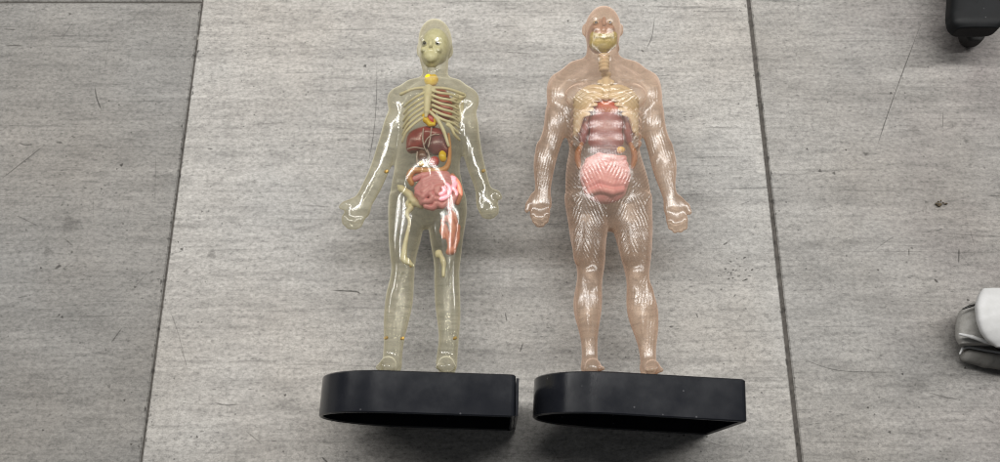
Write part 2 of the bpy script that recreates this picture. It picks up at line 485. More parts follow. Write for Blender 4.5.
# ------------------------------------------------------------------ floor
def build_floor():
    V = []; Fc = []; tone = []; mi = []; stg = []
    e = 0.0012                                    # chamfer of the tile edges
    xl, xr = -0.3269, 0.2733
    jl, jr = 0.0009, 0.0021                       # half widths of the two joints
    tiles = []  # tile tones paint in the light falloff: bright centre, darker sides
    def col(x0, x1, ys, tn, gy):
        for (a, b), k in zip(zip(ys[:-1], ys[1:]), tn): tiles.append((x0, x1, a + gy, b - gy, k))
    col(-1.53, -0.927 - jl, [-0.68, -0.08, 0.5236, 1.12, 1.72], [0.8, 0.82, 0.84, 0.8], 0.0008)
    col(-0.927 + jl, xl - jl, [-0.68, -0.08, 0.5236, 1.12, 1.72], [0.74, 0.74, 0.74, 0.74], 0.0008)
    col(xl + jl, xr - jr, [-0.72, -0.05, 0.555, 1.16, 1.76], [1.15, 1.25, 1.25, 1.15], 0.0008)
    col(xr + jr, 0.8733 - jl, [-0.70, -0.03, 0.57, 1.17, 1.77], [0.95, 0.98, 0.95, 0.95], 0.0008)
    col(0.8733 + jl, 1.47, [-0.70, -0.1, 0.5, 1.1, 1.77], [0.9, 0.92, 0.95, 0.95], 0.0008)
    for x0, x1, y0, y1, k in tiles:
        b = len(V)
        for (dx, z) in ((0, -0.006), (0, -e), (e, 0.0)):
            for X, Y in ((x0 + dx, y0 + dx), (x1 - dx, y0 + dx), (x1 - dx, y1 - dx), (x0 + dx, y1 - dx)):
                V.append((X, Y, z)); tone.append(k); stg.append(0)
        for r in (0, 4):
            for i in range(4):
                j = (i + 1) % 4
                Fc.append((b + r + i, b + r + j, b + r + 4 + j, b + r + 4 + i)); mi.append(0)
        Fc.append((b + 8, b + 9, b + 10, b + 11)); mi.append(0)
    # scratches, dashes and smudges worn into the tile tops
    def ribbon(pts, w, s):
        p = np.array([at(a, b, 0.0) for a, b in pts])[:, :2]
        c = catmull(np.column_stack([p, np.zeros(len(p))]), 5)[:, :2]
        T = np.gradient(c, axis=0); T /= np.linalg.norm(T, axis=1)[:, None] + 1e-12
        N = np.stack([-T[:, 1], T[:, 0]], 1)
        hw = w * 0.00098 * 0.5
        n = len(c); b = len(V)
        for i in range(n):
            tp = min(1.0, 0.25 + 4.0 * min(i, n - 1 - i) / n)
            jit = rng.uniform(0.75, 1.25)
            for q, st in ((-1.6, 0), (-0.5, 1), (0.5, 1), (1.6, 0)):
                xy = c[i] + N[i] * hw * q * tp * jit
                V.append((xy[0], xy[1], 0.00015)); tone.append(1); stg.append(0.8 * s * st * (0.35 + 0.65 * tp))
        for i in range(n - 1):
            for q in range(3):
                o = b + i * 4 + q
                Fc.append((o, o + 4, o + 5, o + 1)); mi.append(1)
    def spot(u, v, r, s, ratio=1.0, ang=0.0):
        c = at(u, v, 0.0)[:2]; b = len(V)
        V.append((c[0], c[1], 0.00015)); tone.append(1); stg.append(s)
        K = 14; ph = rng.uniform(0, 6)
        for rr, st in ((0.55, 0.85), (1.0, 0.0)):
            for i in range(K):
                a = 2 * math.pi * i / K
                q = r * 0.00098 * rr * (1 + 0.25 * math.sin(3 * a + ph) + rng.uniform(-0.15, 0.15))
                x, y = q * math.cos(a), q * math.sin(a) * ratio
                V.append((c[0] + x * math.cos(ang) - y * math.sin(ang), c[1] + x * math.sin(ang) + y * math.cos(ang), 0.00015))
                tone.append(1); stg.append(s * st)
        for i in range(K):
            j = (i + 1) % K
            Fc.append((b, b + 1 + i, b + 1 + j)); mi.append(1)
            Fc.append((b + 1 + i, b + 1 + K + i, b + 1 + K + j, b + 1 + j)); mi.append(1)
    R = ribbon
    for pts, w, s in [
        ([(95, 88), (97, 99), (102, 111)], 1.2, .75), ([(0, 180), (22, 163), (46, 144)], .8, .65), ([(60, 42), (68, 30), (75, 20)], .9, .4),
        ([(5, 46), (14, 45.6), (23, 46)], 1.4, .7), ([(4, 29), (16, 30)], 1.3, .6), ([(19, 143), (26, 145), (34, 144)], 1.4, .6),
        ([(56, 142), (63, 143)], 2.2, .6), ([(71, 136), (76, 138)], 1.2, .6), ([(15, 215), (26, 220), (40, 227)], .8, .45),
        ([(93, 195), (94, 230)], .7, .25), ([(156, 152), (155, 205)], .7, .3), ([(55, 269), (61, 265)], 3.0, .8),
        ([(65, 239), (73, 246)], .9, .5), ([(63, 269), (73, 261)], .8, .4), ([(111, 343), (117, 335), (122, 328)], 1.0, .65),
        ([(134, 288), (142, 279), (149, 271)], .7, .4), ([(17, 298), (28, 296)], .8, .5), ([(40, 317), (130, 316)], .7, .35),
        ([(110, 35), (104, 75)], .6, .3), ([(330, 290), (346, 291), (356, 291.5), (361, 294)], 1.3, .85),
        ([(377, 48), (376.5, 95), (374, 130), (367, 172)], .7, .55), ([(207, 148.5), (213, 149.2)], 1.4, .7),
        ([(166, 255), (183, 251)], .8, .4), ([(183, 272), (193, 265)], .8, .35), ([(170, 310), (178, 333), (187, 367)], .6, .4),
        ([(179, 345), (184, 357), (188, 372)], .6, .35), ([(213, 402), (225, 405), (240, 404.5)], 1.0, .55), ([(246, 431), (262, 444)], .8, .45),
        ([(322, 457), (328, 463)], 1.5, .75), ([(205, 102), (214, 97), (232, 88)], .6, .3), ([(655, 14), (652, 36), (646, 50)], .9, .55),
        ([(641, 50), (644, 52)], 1.4, .75), ([(723, 245), (728, 242)], 1.2, .7), ([(922, 21), (905, 66), (888, 113), (876, 150)], .75, .7),
        ([(943, 112), (942.5, 129)], .7, .55), ([(959, 248), (958.5, 263)], 1.3, .8), ([(909, 248), (909, 256)], .9, .7),
        ([(934, 279), (938, 282.5)], 1.8, .85), ([(742, 281), (748, 279)], 1.3, .7), ([(872, 252), (884, 243), (896, 235)], .6, .45),
        ([(875, 251), (940, 252), (1010, 253)], .6, .3), ([(797, 357), (833, 369.5), (870, 372), (903, 372)], .8, .55),
        ([(927, 392), (945, 397), (961, 400)], 1.0, .45), ([(908, 230), (940, 233), (985, 236)], .6, .4), ([(970, 230), (975, 247)], .7, .35),
        ([(523, 343), (520, 352)], 1.1, .7), ([(505, 312), (507, 322)], 1.0, .65), ([(696, 313), (698, 318)], 1.1, .6), ([(669, 327), (674, 326)], 1.3, .65),
        ([(525, 224), (560, 224), (582, 223)], .7, .35), ([(680, 195), (705, 194)], 1.5, .4), ([(988, 196), (1004, 196)], 1.2, .5),
        ([(740, 205), (750, 201)], .8, .5), ([(860, 345), (868, 350), (880, 352)], .8, .3), ([(700, 440), (730, 448)], .8, .35),
        ([(610, 452), (640, 447)], .7, .3), ([(744, 440), (741, 452)], .6, .3), ([(236, 60), (262, 58)], 1.0, .35), ([(300, 205), (330, 207)], 1.4, .3),
        ([(490, 27), (520, 26)], 1.6, .3), ([(504, 52), (535, 54)], 1.2, .35), ([(700, 128), (735, 127)], 1.3, .3), ([(250, 125), (290, 122)], 1.2, .3)]:
        R(pts, w, s)
    for u, v, r, s in [(109, 101, 1.3, .8), (119, 105, 1.2, .8), (70, 14, 1.8, .7), (121.5, 165, 2.0, .9), (117, 169, 1.1, .7), (101.5, 189, 1.2, .8),
                       (62, 172 + 33, 1.3, .5), (70, 224, 11, .22), (48, 252, 6, .28), (72, 252, 1.6, .6), (41, 268, 1.5, .7), (59, 315, 1.2, .8), (62, 317, 1.6, .8),
                       (135, 287, 1.6, .6), (182, 249, 2.0, .6), (212, 254, 5, .25), (186, 272, 3, .22), (202, 211.5, 1.4, .6), (285, 395, 1.4, .8),
                       (197, 437, 1.3, .8), (124.5, 400, 1.3, .75), (109, 386, 2.2, .35), (365, 66, 2.0, .7), (391, 72, 1.2, .6), (568, 21, 1.5, .8),
                       (891, 93, 1.5, .9), (905, 93, 1.1, .8), (807, 149, 1.3, .8), (846, 150, 1.3, .8), (866, 154, 3, .4), (820, 171, 2.2, .5), (834, 173, 2.0, .6),
                       (968, 300, 1.6, .8), (878, 270, 1.4, .7), (868, 407.5, 1.3, .85), (965, 368, 1.5, .7), (902.5, 374, 1.2, .8), (889.5, 432, 1.6, .7),
                       (788, 105, 1.1, .6), (968, 51, 3.5, .3), (928, 67, 1.5, .4), (930, 290, 9, .12), (914, 130, 7, .2), (952, 125, 5, .2), (767, 316, 3, .2),
                       (912, 248, 1.5, .5), (970, 165, 2.0, .3), (926, 202, 2.0, .4), (966, 141, 3, .35)]:
        spot(u, v, r, s)
    for _ in range(20):                               # little group of dashes right of the larger model
        u = rng.normal(732, 9); v = 262 + (u - 718) * -0.2 + rng.normal(14, 9); a = rng.uniform(-0.9, 0.2); l = rng.uniform(1.5, 4)
        R([(u, v), (u + l * math.cos(a), v + l * math.sin(a))], rng.uniform(.9, 1.7), rng.uniform(.5, .85))
    for _ in range(35):                               # scattered small dashes
        u = rng.uniform(-20, 1020); v = rng.uniform(-10, 470); a = rng.choice([rng.normal(0, .25), rng.normal(-1.1, .5)]); l = rng.uniform(1, 5)
        R([(u, v), (u + l * math.cos(a), v + l * math.sin(a))], rng.uniform(.6, 1.2), rng.uniform(.2, .45))
    for _ in range(90):
        spot(rng.uniform(-20, 1020), rng.uniform(-10, 470), rng.uniform(.6, 1.2), rng.uniform(.3, .8))
    for x_, n_ in ((xl, 150), (xr, 190)):             # crumbs of dirt and small chips along the joints
        for _ in range(n_):
            y_ = rng.uniform(-.02, .56)
            u_, v_ = image_pixel(np.array([x_ + rng.normal(0, .0016), y_, 0.0]))
            spot(float(u_), float(v_), rng.uniform(.5, 1.5), rng.uniform(.25, .75), rng.uniform(1, 2.6))
    for _ in range(26):                               # pale brown smears along the tile print
        spot(rng.uniform(0, 1000), rng.uniform(0, 462), rng.uniform(14, 45), rng.uniform(.05, .13), rng.uniform(.12, .3), rng.normal(0, .06))
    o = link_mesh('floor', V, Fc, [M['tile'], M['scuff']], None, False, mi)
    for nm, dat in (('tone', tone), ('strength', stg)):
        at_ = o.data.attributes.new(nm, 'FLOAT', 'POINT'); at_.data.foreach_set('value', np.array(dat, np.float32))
    o['kind'] = 'structure'
    g = link_mesh('grout_bed', [(-1.6, -0.8, -0.0016), (1.6, -0.8, -0.0016), (1.6, 1.9, -0.0016), (-1.6, 1.9, -0.0016)], [(0, 1, 2, 3)], M['grout'], None, False)
    g['kind'] = 'structure'


build_floor()


# ------------------------------------------------------------------ black D-shaped stands
def stand(parent, x0, x1, yrim, yaw, height=0.127, depth=0.033, wall=0.0032, plate=False):
    """hollow tray lying on its long side: round at the left end, flat at the right end, open towards the bottom of the photo"""
    def outline(off):
        r = height / 2 - off; pts = []
        cx = x0 + height / 2; cz = height / 2
        f = 0.004 - off * 0.5
        xe = x1 - off
        for i in range(49):
            a = math.pi / 2 + math.pi * i / 48
            pts.append((cx + r * math.cos(a), cz + r * math.sin(a)))
        for i in range(5):                        # small rounded corners at the flat end
            a = -math.pi / 2 + math.pi / 2 * i / 4
            pts.append((xe - f + f * math.cos(a), off + f + f * math.sin(a)))
        for i in range(5):
            a = math.pi / 2 * i / 4
            pts.append((xe - f + f * math.cos(a), height - off - f + f * math.sin(a)))
        return pts
    e = 0.0011
    loops = [(outline(0.0), 0.0 + e), (outline(0.0), depth - e), (outline(e), depth)]
    inner = [(outline(e), 0.0), (outline(wall - e), 0.0), (outline(wall), e), (outline(wall), depth - wall)]
    ca, sa = math.cos(yaw), math.sin(yaw)
    V = []; Fc = []
    def ring(pts, d):
        b = len(V)
        for x, z in pts:
            dx = x - (x0 + x1) / 2
            V.append(((x0 + x1) / 2 + dx * ca - d * sa, yrim + dx * sa + d * ca, z + 0.0004))
        return b, len(pts)
    seq = [ring(*inner[3]), ring(*inner[2]), ring(*inner[1]), ring(*inner[0]), ring(*loops[0]), ring(*loops[1]), ring(*loops[2])]
    for (a, n), (b, _) in zip(seq[:-1], seq[1:]):
        for i in range(n):
            j = (i + 1) % n
            Fc.append((a + i, b + i, b + j, a + j))
    a, n = seq[0]; Fc.append(tuple(a + i for i in range(n)))
    a, n = seq[-1]; Fc.append(tuple(a + i for i in range(n))[::-1])
    o = link_mesh('stand', V, Fc, M['black'], parent, True)
    o.data.polygons.foreach_set('use_smooth', np.array([len(p.vertices) == 4 for p in o.data.polygons], bool))
    md = o.modifiers.new('edges', 'EDGE_SPLIT'); md.split_angle = math.radians(32)
    if plate:                                     # thin lip clipped on the flat end
        b = []
        for dx in (0.0004, 0.0026):
            for d in (0.0015, depth - 0.0025):
                for z in (0.003, height - 0.003):
                    X = x1 + dx - (x0 + x1) / 2
                    b.append(((x0 + x1) / 2 + X * ca - d * sa, yrim + X * sa + d * ca, z))
        link_mesh('end_lip', b, [(0, 1, 3, 2), (4, 6, 7, 5), (0, 4, 5, 1), (2, 3, 7, 6), (0, 2, 6, 4), (1, 5, 7, 3)], M['black'], o, False)
    return o


# ------------------------------------------------------------------ hands and feet of the shells
def hand(f, palm, pr, rot, fingers, thumb, w=0.0):
    f.ell((palm[0], palm[1], w), (pr[0], pr[1], 5.2), 5.0, rot=rot)
    for a, m, b, r in fingers:
        f.chain([(a[0], a[1], w + 1), (m[0], m[1], w + 3.2), (b[0], b[1], w + 1.0)], [r + .5, r + .2, r * .9], 1.2)
    f.chain([(*thumb[0], w + 1), (*thumb[1], w + 4), (*thumb[2], w + 5.5)], [3.6, 2.9, 2.0], 1.8)


def foot(f, u, vs, r, toes, turn):
    """the sole stands on the tray wall at v = vs; toes point up, out of the floor plane"""
    f.ell((u, vs - 6, -5), (r * .95, 8, 9), 4)
    f.chain([(u, vs - 9, -2), (u + turn * .5, vs - 6.5, 14), (u + turn, vs - 4.2, 17)], [r * .85, r * .74, r * .6], 4)
    f.ell((u + turn * .9, vs - 4.0, 14), (r * .92, 3.8, 6), 3)
    for i in range(5):
        x = u + turn + (i - 2) * r * .47
        f.cap((x, vs - 3.6, 18 - abs(i - toes) * 1.1), (x + turn * .1, vs - 3.0, 23 - abs(i - toes) * 2), 2.3 if i == toes else 1.9, 2.0 if i == toes else 1.5, 0.7)


def head(f, c, half, chin, nose_u, eyes, mouth, ears, ey, jaw_half, k=4):
    q = lambda u, v, w: adj(u, v, w)
    f.ell((c[0], c[1], 0), (half[0], half[1], 20), 4)                                  # cranium
    f.ell(q(chin[0], chin[1] - 12, 5), (jaw_half, 13, 13), 6)                           # face and jaw
    f.ell(q(chin[0], chin[1] - 4.5, 10), (5.0, 4.2, 5), 4)                              # chin
    for e in eyes:
        f.ell(q(e, ey - 4.6, 16), (4.4, 1.7, 2.6), 2)                                  # brow
        f.ell(q(e, ey, 20.5), (3.5, 2.5, 3.4), 1.6, sub=True)                          # socket
        f.ell(q(e, ey, 16), (2.3, 1.6, 2.0), .8)                                       # eyelid
        f.ell(q(nose_u + (e - nose_u) * .85, ey + 7, 14), (4.0, 3.4, 4), 3)             # cheek
    f.chain([q(nose_u, ey - 2, 17.5), q(nose_u, ey + 4.5, 19.5), q(nose_u, ey + 7, 20.5)], [1.3, 1.7, 2.0], 1.4)
    for d in (-2.1, 2.1): f.ell(q(nose_u + d, ey + 7.4, 18), (1.5, 1.4, 1.8), .8)
    f.ell(q(nose_u, mouth - 1.3, 17.2), (4.3, 1.35, 2.0), 1); f.ell(q(nose_u, mouth + 1.6, 16.6), (3.7, 1.5, 2.0), 1)
    f.cap(q(nose_u - 4.4, mouth, 19), q(nose_u + 4.4, mouth, 19), .6, .6, .6, sub=True)
    for x, s in ears:
        f.ell((x - s * .8, ey + 6, -2), (2.0, 5.2, 3.6), 2); f.ell((x + s * .6, ey + 6, 1.0), (.8, 3.0, 1.8), .8, sub=True)


def body_shell(root, f, mat, fibre=None, relax=5):
    f.F -= 0.45 if relax < 20 else 1.05                                  # makes up for the shrinking of the smoothing
    v, q = f.mesh(relax)
    o = link_mesh('body_shell', to_world(v), q, mat, root)
    if fibre is not None:
        ph, am = fibre(v)
        am = am.copy(); cut = np.zeros(len(v))
        for a_ in range(4):
            i, j = q[:, a_], q[:, (a_ + 1) % 4]
            bad = np.abs(ph[i] - ph[j]) > 3.6
            cut[i[bad]] = 1; cut[j[bad]] = 1
        for _ in range(2):
            m_ = cut.copy()
            for a_ in range(4):
                i, j = q[:, a_], q[:, (a_ + 1) % 4]
                np.maximum.at(m_, i, cut[j] * .65); np.maximum.at(m_, j, cut[i] * .65)
            cut = m_
        am *= 1 - np.minimum(cut, 1)
        for nm, dat in (('fibre', ph), ('fibre_amount', am)):
            a = o.data.attributes.new(nm, 'FLOAT', 'POINT'); a.data.foreach_set('value', dat.astype(np.float32))
    return o


# ================================================================== smaller, yellowish clear model
base = P(427, 372)
A = empty('anatomy_model', (base[0], base[1], 0.0), 'slim yellowish clear plastic anatomy model with cream ribs, fixed to black stand', 'anatomy model', 'clear plastic anatomy models lying on the tiles')

f = Field((334, 18, -26), (508, 378, 44), 0.9)
f.profile([(84, 421, 449, 11.3, 9, 0), (88, 410, 460, 14.7, 12, 0), (94, 401, 467, 19.2, 15, 0), (104, 398, 468, 25.0, 17, 0), (116, 399, 465, 25.2, 18, 0), (128, 398, 464, 25.4, 18, 0),
           (142, 398, 462, 25.6, 17, 0), (155, 397, 459.5, 25.8, 16, 0), (168, 396, 458, 26.0, 15, 0), (180, 393.5, 460, 25.2, 16, 0),
           (195, 391, 463.5, 24.0, 18, -1), (207, 390, 465, 20.0, 17, -2), (217, 394, 461, 14.0, 12, -2), (226, 402, 452, 7.8, 5, -2)], 6, ((84, 140, 175, 200, 226), (1.8, 1.6, 1.5, 1.36, 1.4)))
for rows in ([(196, 391, 424, 15.2, 17.0, -1), (213, 389.3, 425, 14.5, 16.2, -1), (240, 389.5, 419.5, 13.5, 14.9, -1), (257, 391, 414.8, 12.8, 14.1, -1), (268, 393, 413.5, 12.4, 13.6, -1), (280, 390.7, 413, 11.9, 13.0, -1),
              (292, 387.3, 412.5, 11.4, 12.4, -1), (305, 385.7, 411.5, 10.9, 11.8, -1), (320, 384.6, 408, 10.3, 11.1, -1), (337, 384.8, 403.7, 9.7, 10.3, -1), (350, 384.4, 401.5, 9.1, 9.7, -1), (364, 383, 400.5, 8.6, 9.0, -1)],
             [(196, 427, 463.5, 15.2, 17.0, -1), (213, 428, 465.6, 14.5, 16.2, -1), (240, 431, 461.7, 13.5, 14.9, -1), (257, 434, 460, 12.8, 14.1, -1), (268, 435.5, 458.2, 12.4, 13.6, -1), (280, 435, 458.5, 11.9, 13.0, -1),
              (292, 435.4, 459, 11.4, 12.4, -1), (305, 436, 459.3, 10.9, 11.8, -1), (320, 438, 459.5, 10.3, 11.1, -1), (337, 440, 458, 9.7, 10.3, -1), (350, 438.4, 457, 9.1, 9.7, -1), (364, 436.5, 456, 8.6, 9.0, -1)]):
    f.profile(rows, 3.2)
f.chain([(429, 82, -2), (412, 89, -3), (398, 99, -2)], [7, 8, 10], 5); f.chain([(441, 82, -2), (456, 89, -3), (468, 99, -2)], [7, 8, 10], 5)
f.ell((402.5, 104, 0), (12, 14, 11), 5); f.ell((465, 104, 0), (11, 14, 11), 5)
f.profile([(108, 392, 404, 6, 6, 0), (118, 386.5, 402, 11, 10, 0), (138, 381, 398, 10, 10, 0), (155, 375.5, 394, 9.5, 9.5, 0), (166, 372, 390, 9, 9, 0), (174, 369, 386.3, 9, 9, 0),
           (185, 363.5, 381.8, 8.5, 8.5, 0), (195, 359, 376.5, 7.5, 7.5, 0), (205, 352.5, 370, 6.0, 6.0, 0), (214, 348.5, 366, 4.5, 4.5, 1)], 4)
f.profile([(108, 459, 472, 6, 6, 0), (118, 460.5, 477, 10, 10, 0), (140, 461.8, 479, 10, 10, 0), (160, 466, 482.5, 9.5, 9.5, 0), (168, 468, 484.8, 9, 9, 0), (178, 472, 487, 8.5, 8.5, 0),
           (186, 475, 489, 7.8, 7.8, 0), (196, 477.5, 493, 6.2, 6.2, 0), (207, 481, 496, 4.5, 4.5, 1)], 4)
hand(f, (357.5, 211), (9.5, 12), 0.45, [((350, 212), (345.8, 219), (344.8, 223), 2.6), ((353.5, 214), (349.8, 222.5), (349, 226.8), 2.7), ((358, 215), (355, 223.5), (354.8, 227.5), 2.7), ((363, 214), (360.8, 221.5), (359.5, 225.5), 2.5)],
     ((353, 203), (346, 206.5), (342, 209)))
hand(f, (486.5, 203), (8.6, 11), -0.2, [((480.5, 204), (482, 211), (484, 216), 2.4), ((485, 206), (487, 213), (488.5, 217), 2.6), ((489.5, 206), (491.5, 212.5), (492.5, 216), 2.6), ((493.5, 204), (495.5, 209.5), (496, 213), 2.5)],
     ((490, 193), (496.5, 195.5), (500, 199.5)))
foot(f, 391.5, 373.5, 8.2, 3, -3.5); foot(f, 446.8, 373.5, 8.4, 1, 0.5)
f.profile([(48, 426, 444, 6, 8, -4), (58, 423, 447.5, 11, 13, -4), (68, 423.2, 447, 11.5, 12, -3), (76, 424, 446, 11, 11, -2), (86, 420.5, 450, 11, 11, -2)], 4)
head(f, (435.3, 41.5), (15.8, 19.3), (432, 66.5), 430.6, (424.4, 437.4), 57.2, ((418.2, -1), (451.2, 1)), 44, 11.8)
body_shell(A, f, M['clear'], None, 26)
stand(A, -0.1525, 0.0115, 0.0672, math.radians(-1.9), plate=True)


def skull(root, mat, cu, cv, nose, ey, eyes, jaw_v, half, lower=True):
    def b(g):
        g.ell((cu, cv, -1), (half[0], half[1], 15.5), 3)
        if lower: g.ell((nose, ey + 8, 5), (9.4, 12, 9.5), 4)
        for e in eyes: g.ell((nose + (e - nose) * 1.05, ey + 6.5, 12), (3.4, 2.4, 3), 1.5)
        g.chain([(nose, ey - 1, 15), (nose, ey + 4, 16)], [1.6, 1.5], 1)
        for d in (-1.3, 1.3): g.ell((nose + d, ey + 7, 15), (1.1, 1.7, 2.5), .5, sub=True)
        for e in eyes:
            g.ell((e, ey + .4, 15.5), (3.1, 2.9, 4), 1.2, sub=True)
        g.chain([(nose - 1, ey + 6, 15.2), (nose + 1, ey + 6, 15.2)], 1.2, .8, sub=True)
        if not lower: return
        g.ell((nose, jaw_v - 6, 12), (6.4, 5, 3.5), 2)
        g.cap((nose - 5, jaw_v - 6, 15.6), (nose + 5, jaw_v - 6, 15.6), .5, .5, .5, sub=True)
        for i in range(-4, 5): g.cap((nose + i * 1.15, jaw_v - 8, 15.8), (nose + i * 1.15, jaw_v - 4, 15.8), .28, .28, .3, sub=True)
    return organ('skull', root, mat, (cu - 17, cv - 21, -18), (cu + 17, cv + 27, 19), b, 0.55, 11)


sk = skull(A, M['skull'], 435, 41, 431, 44, (424.5, 437.5), 63, (13.4, 16.4))
for e in (424.6, 437.4):
    eb = organ('eyeball', A, M['white'], (e - 4, 39.5, 9), (e + 4, 48.5, 17), lambda g: g.ell((e, 44, 12.7), (2.3, 1.7, 2.5), 0), 0.4, 13)
    organ('pupil', eb, M['dark'], (e - 2, 42, 13.5), (e + 2, 46, 17), lambda g: g.ell((e, 44, 15.2), (1.2, 1.15, 0.9), 0), 0.25, 13)
tube('windpipe', A, M['white'], [(431.5, 67, 1), (431.8, 77, 2), (431.5, 88, 2)], [4.6, 5.2, 4.8], seg=14, flat=.8)
organ('thyroid', A, M['yellow'], (422, 72, -1), (441, 90, 12), lambda g: g.ell((428.8, 80.5, 6.5), (4.2, 5.4, 3.8), 1.5).ell((434, 80.5, 6.5), (4.0, 5.0, 3.8), 1.5).ell((431.3, 84, 6), (3.8, 2.6, 3), 1.5), .5)
# spine
def spine_l(g):
    for i in range(20):
        v = 88 + i * 5.1
        g.ell((432 - i * .15, v, -9), (4.3 + i * .06, 2.1, 4), .8); g.cap((432 - i * .15, v, -10), (432 - i * .15, v + 1, -14), 1.2, .8, .8)
organ('spine', A, M['bone'], (422, 82, -18), (442, 194, -2), spine_l, .7)
# ribs: breast bone with cartilage, each rib a piece of its own
def sternum(g):
    g.chain([(428.5, 88, 13), (427.5, 98, 16), (427, 112, 17)], [4.2, 3.2, 2.6], 1.5)
    g.cap((425, 88.5, 13), (433, 88.5, 13), 2.2, 2.2, 1.5)
    g.cap((427, 112, 17), (426, 117, 17), 2, 1.1, 1)
rc = organ('rib_cage', A, M['bone'], (417, 82, 5), (440, 122, 23), sternum, .5, 16)
for i in range(6):
    t_ = i / 5
    v = 91 + i * 4.9
    tube('rib', rc, M['bone'], [(425.5, v + 1, 15.5), (418 - i * .6, v + 5 + i * .6, 16 - t_ * 2), (409.5 - i * .7, v + 11 + i * 1.2, 11), (404.5 - i * .4, v + 16 + i * 2.2, 2), (409, v + 11, -9)], [1.5, 1.45, 1.4, 1.3, 1.1], seg=8, flat=.7)
for i in range(8):
    t_ = i / 7
    v = 89.5 + i * 4.9
    if i < 6:
        mid = [(431.5 + i * .3, v + 1, 15.5), (440 + i * .7, v + 3.5 + i * .5, 16)]
    else:
        mid = [(437 + (i - 5) * 5, v + 1, 15), (444 + (i - 5) * 3.6, v + 4, 14)]
    tube('rib', rc, M['bone'], mid + [(450 + i * .7, v + 5 + i * .9, 12), (458 + i * .25, v + 8 + i * 1.2, 4), (456, v + 5 + i, -7)], [1.5, 1.5, 1.45, 1.3, 1.1], seg=8, flat=.7)
tube('costal_cartilage', rc, M['bone'], [(429, 111, 16), (437, 119, 16), (443.5, 131, 14), (448.5, 146, 11)], [1.6, 1.9, 1.9, 1.4], seg=8)
for s_ in ((432, 88, 463.5, 94.5, 1), (426, 88, 401, 94.5, -1)):
    tube('collarbone', A, M['bone'], [(s_[0], s_[1], 13), ((s_[0] + s_[2]) / 2, s_[1] + 1.2, 12), (s_[2], s_[3], 5)], [1.7, 1.5, 1.8], seg=9)
organ('shoulder_blade', A, M['bone'], (444, 92, -16), (468, 134, -2), lambda g: g.ell((456, 110, -10), (7, 16, 1.8), 1.5, rot=.15).cap((450, 101, -9), (464, 97, -7), 1.6, 2.0, 1.5), .7)
# lungs behind the ribs
organ('lung', A, M['lung'], (430, 88, -9), (458, 128, 12), lambda g: g.ell((443, 105, 2), (8.5, 16, 6.5), 2, rot=-.25), .8)
# heart
organ('heart', A, M['red'], (418, 109, 0), (444, 132, 18), lambda g: g.ell((431, 119.5, 9), (6.5, 7.5, 5.5), 2, rot=-.5).ell((427, 117, 10), (4, 4.6, 4.4), 1.5).chain([(431, 114, 11), (430, 110, 9)], [2.4, 2], 1), .5)
organ('heart_fat', A, M['yellow'], (418, 111, 6), (443, 130, 18), lambda g: g.chain([(424, 115, 13), (426, 121, 14), (430, 125, 13.5), (434, 125, 13)], [2.2, 2.5, 2.0, 1.5], 1).ell((436, 119.5, 12.5), (2.9, 3.4, 2.4), 1), .5)
# liver, stomach, gall bladder
organ('liver', A, M['liver'], (402, 122, -8), (452, 158, 16), lambda g: g.ell((417, 138.5, 3), (10.5, 11, 8.5), 4, rot=-.5).ell((427, 132, 4), (12, 7, 8), 4).ell((438, 134, 4), (9, 7, 6.5), 4).ell((411, 145, 2), (5, 5, 6), 3), .7, 10)
organ('stomach', A, M['stomach'], (420, 128, -4), (452, 160, 20), lambda g: g.ell((436, 142, 6.5), (9, 11, 8), 3, rot=.35).ell((444, 147, 4), (5.5, 7, 6), 3), .7, 12)
for pts in ([(423.5, 129, 14), (422.8, 138, 15), (424, 146, 14), (427, 153, 13)], [(431.5, 128, 14.5), (430.2, 138, 16), (428.3, 147, 16)], [(424, 145, 14), (428, 138, 16), (434, 134.5, 16), (439, 134.5, 14.5)],  # first two lines paint the highlights over the liver; the rest are vessels
            [(408, 149, 10), (415, 147.5, 12), (424, 149, 13)], [(427, 150, 14), (429, 156, 13.5), (428.5, 163, 12)], [(417.5, 152, 12), (417, 158, 12), (417.5, 165, 11)]):
    tube('vessel_and_glint', A, M['vessel_glint'], pts, [.75, .7, .6, .55][:len(pts)], seg=8)
organ('gall_bladder', A, M['brown'], (414, 148, 2), (432, 167, 16), lambda g: g.ell((422.5, 156, 9), (4.6, 5.8, 4.4), 2), .5)
for c, r in (((422, 164, 8), (3.2, 2.6, 3)), ((442.6, 156.5, 10), (3.6, 5.2, 3.6))):
    organ('kidney', A, M['yellow'], (c[0] - 6, c[1] - 8, c[2] - 6), (c[0] + 6, c[1] + 8, c[2] + 6), lambda g: g.ell(c, r, 1, rot=-.15).ell((c[0] + 3.6, c[1], c[2]), (1, 1.6, 2), 1, sub=True), .45)
organ('pancreas', A, M['red'], (427, 152, 0), (442, 170, 14), lambda g: g.ell((434, 162, 7), (4.5, 5.2, 4), 2, rot=.6), .5)
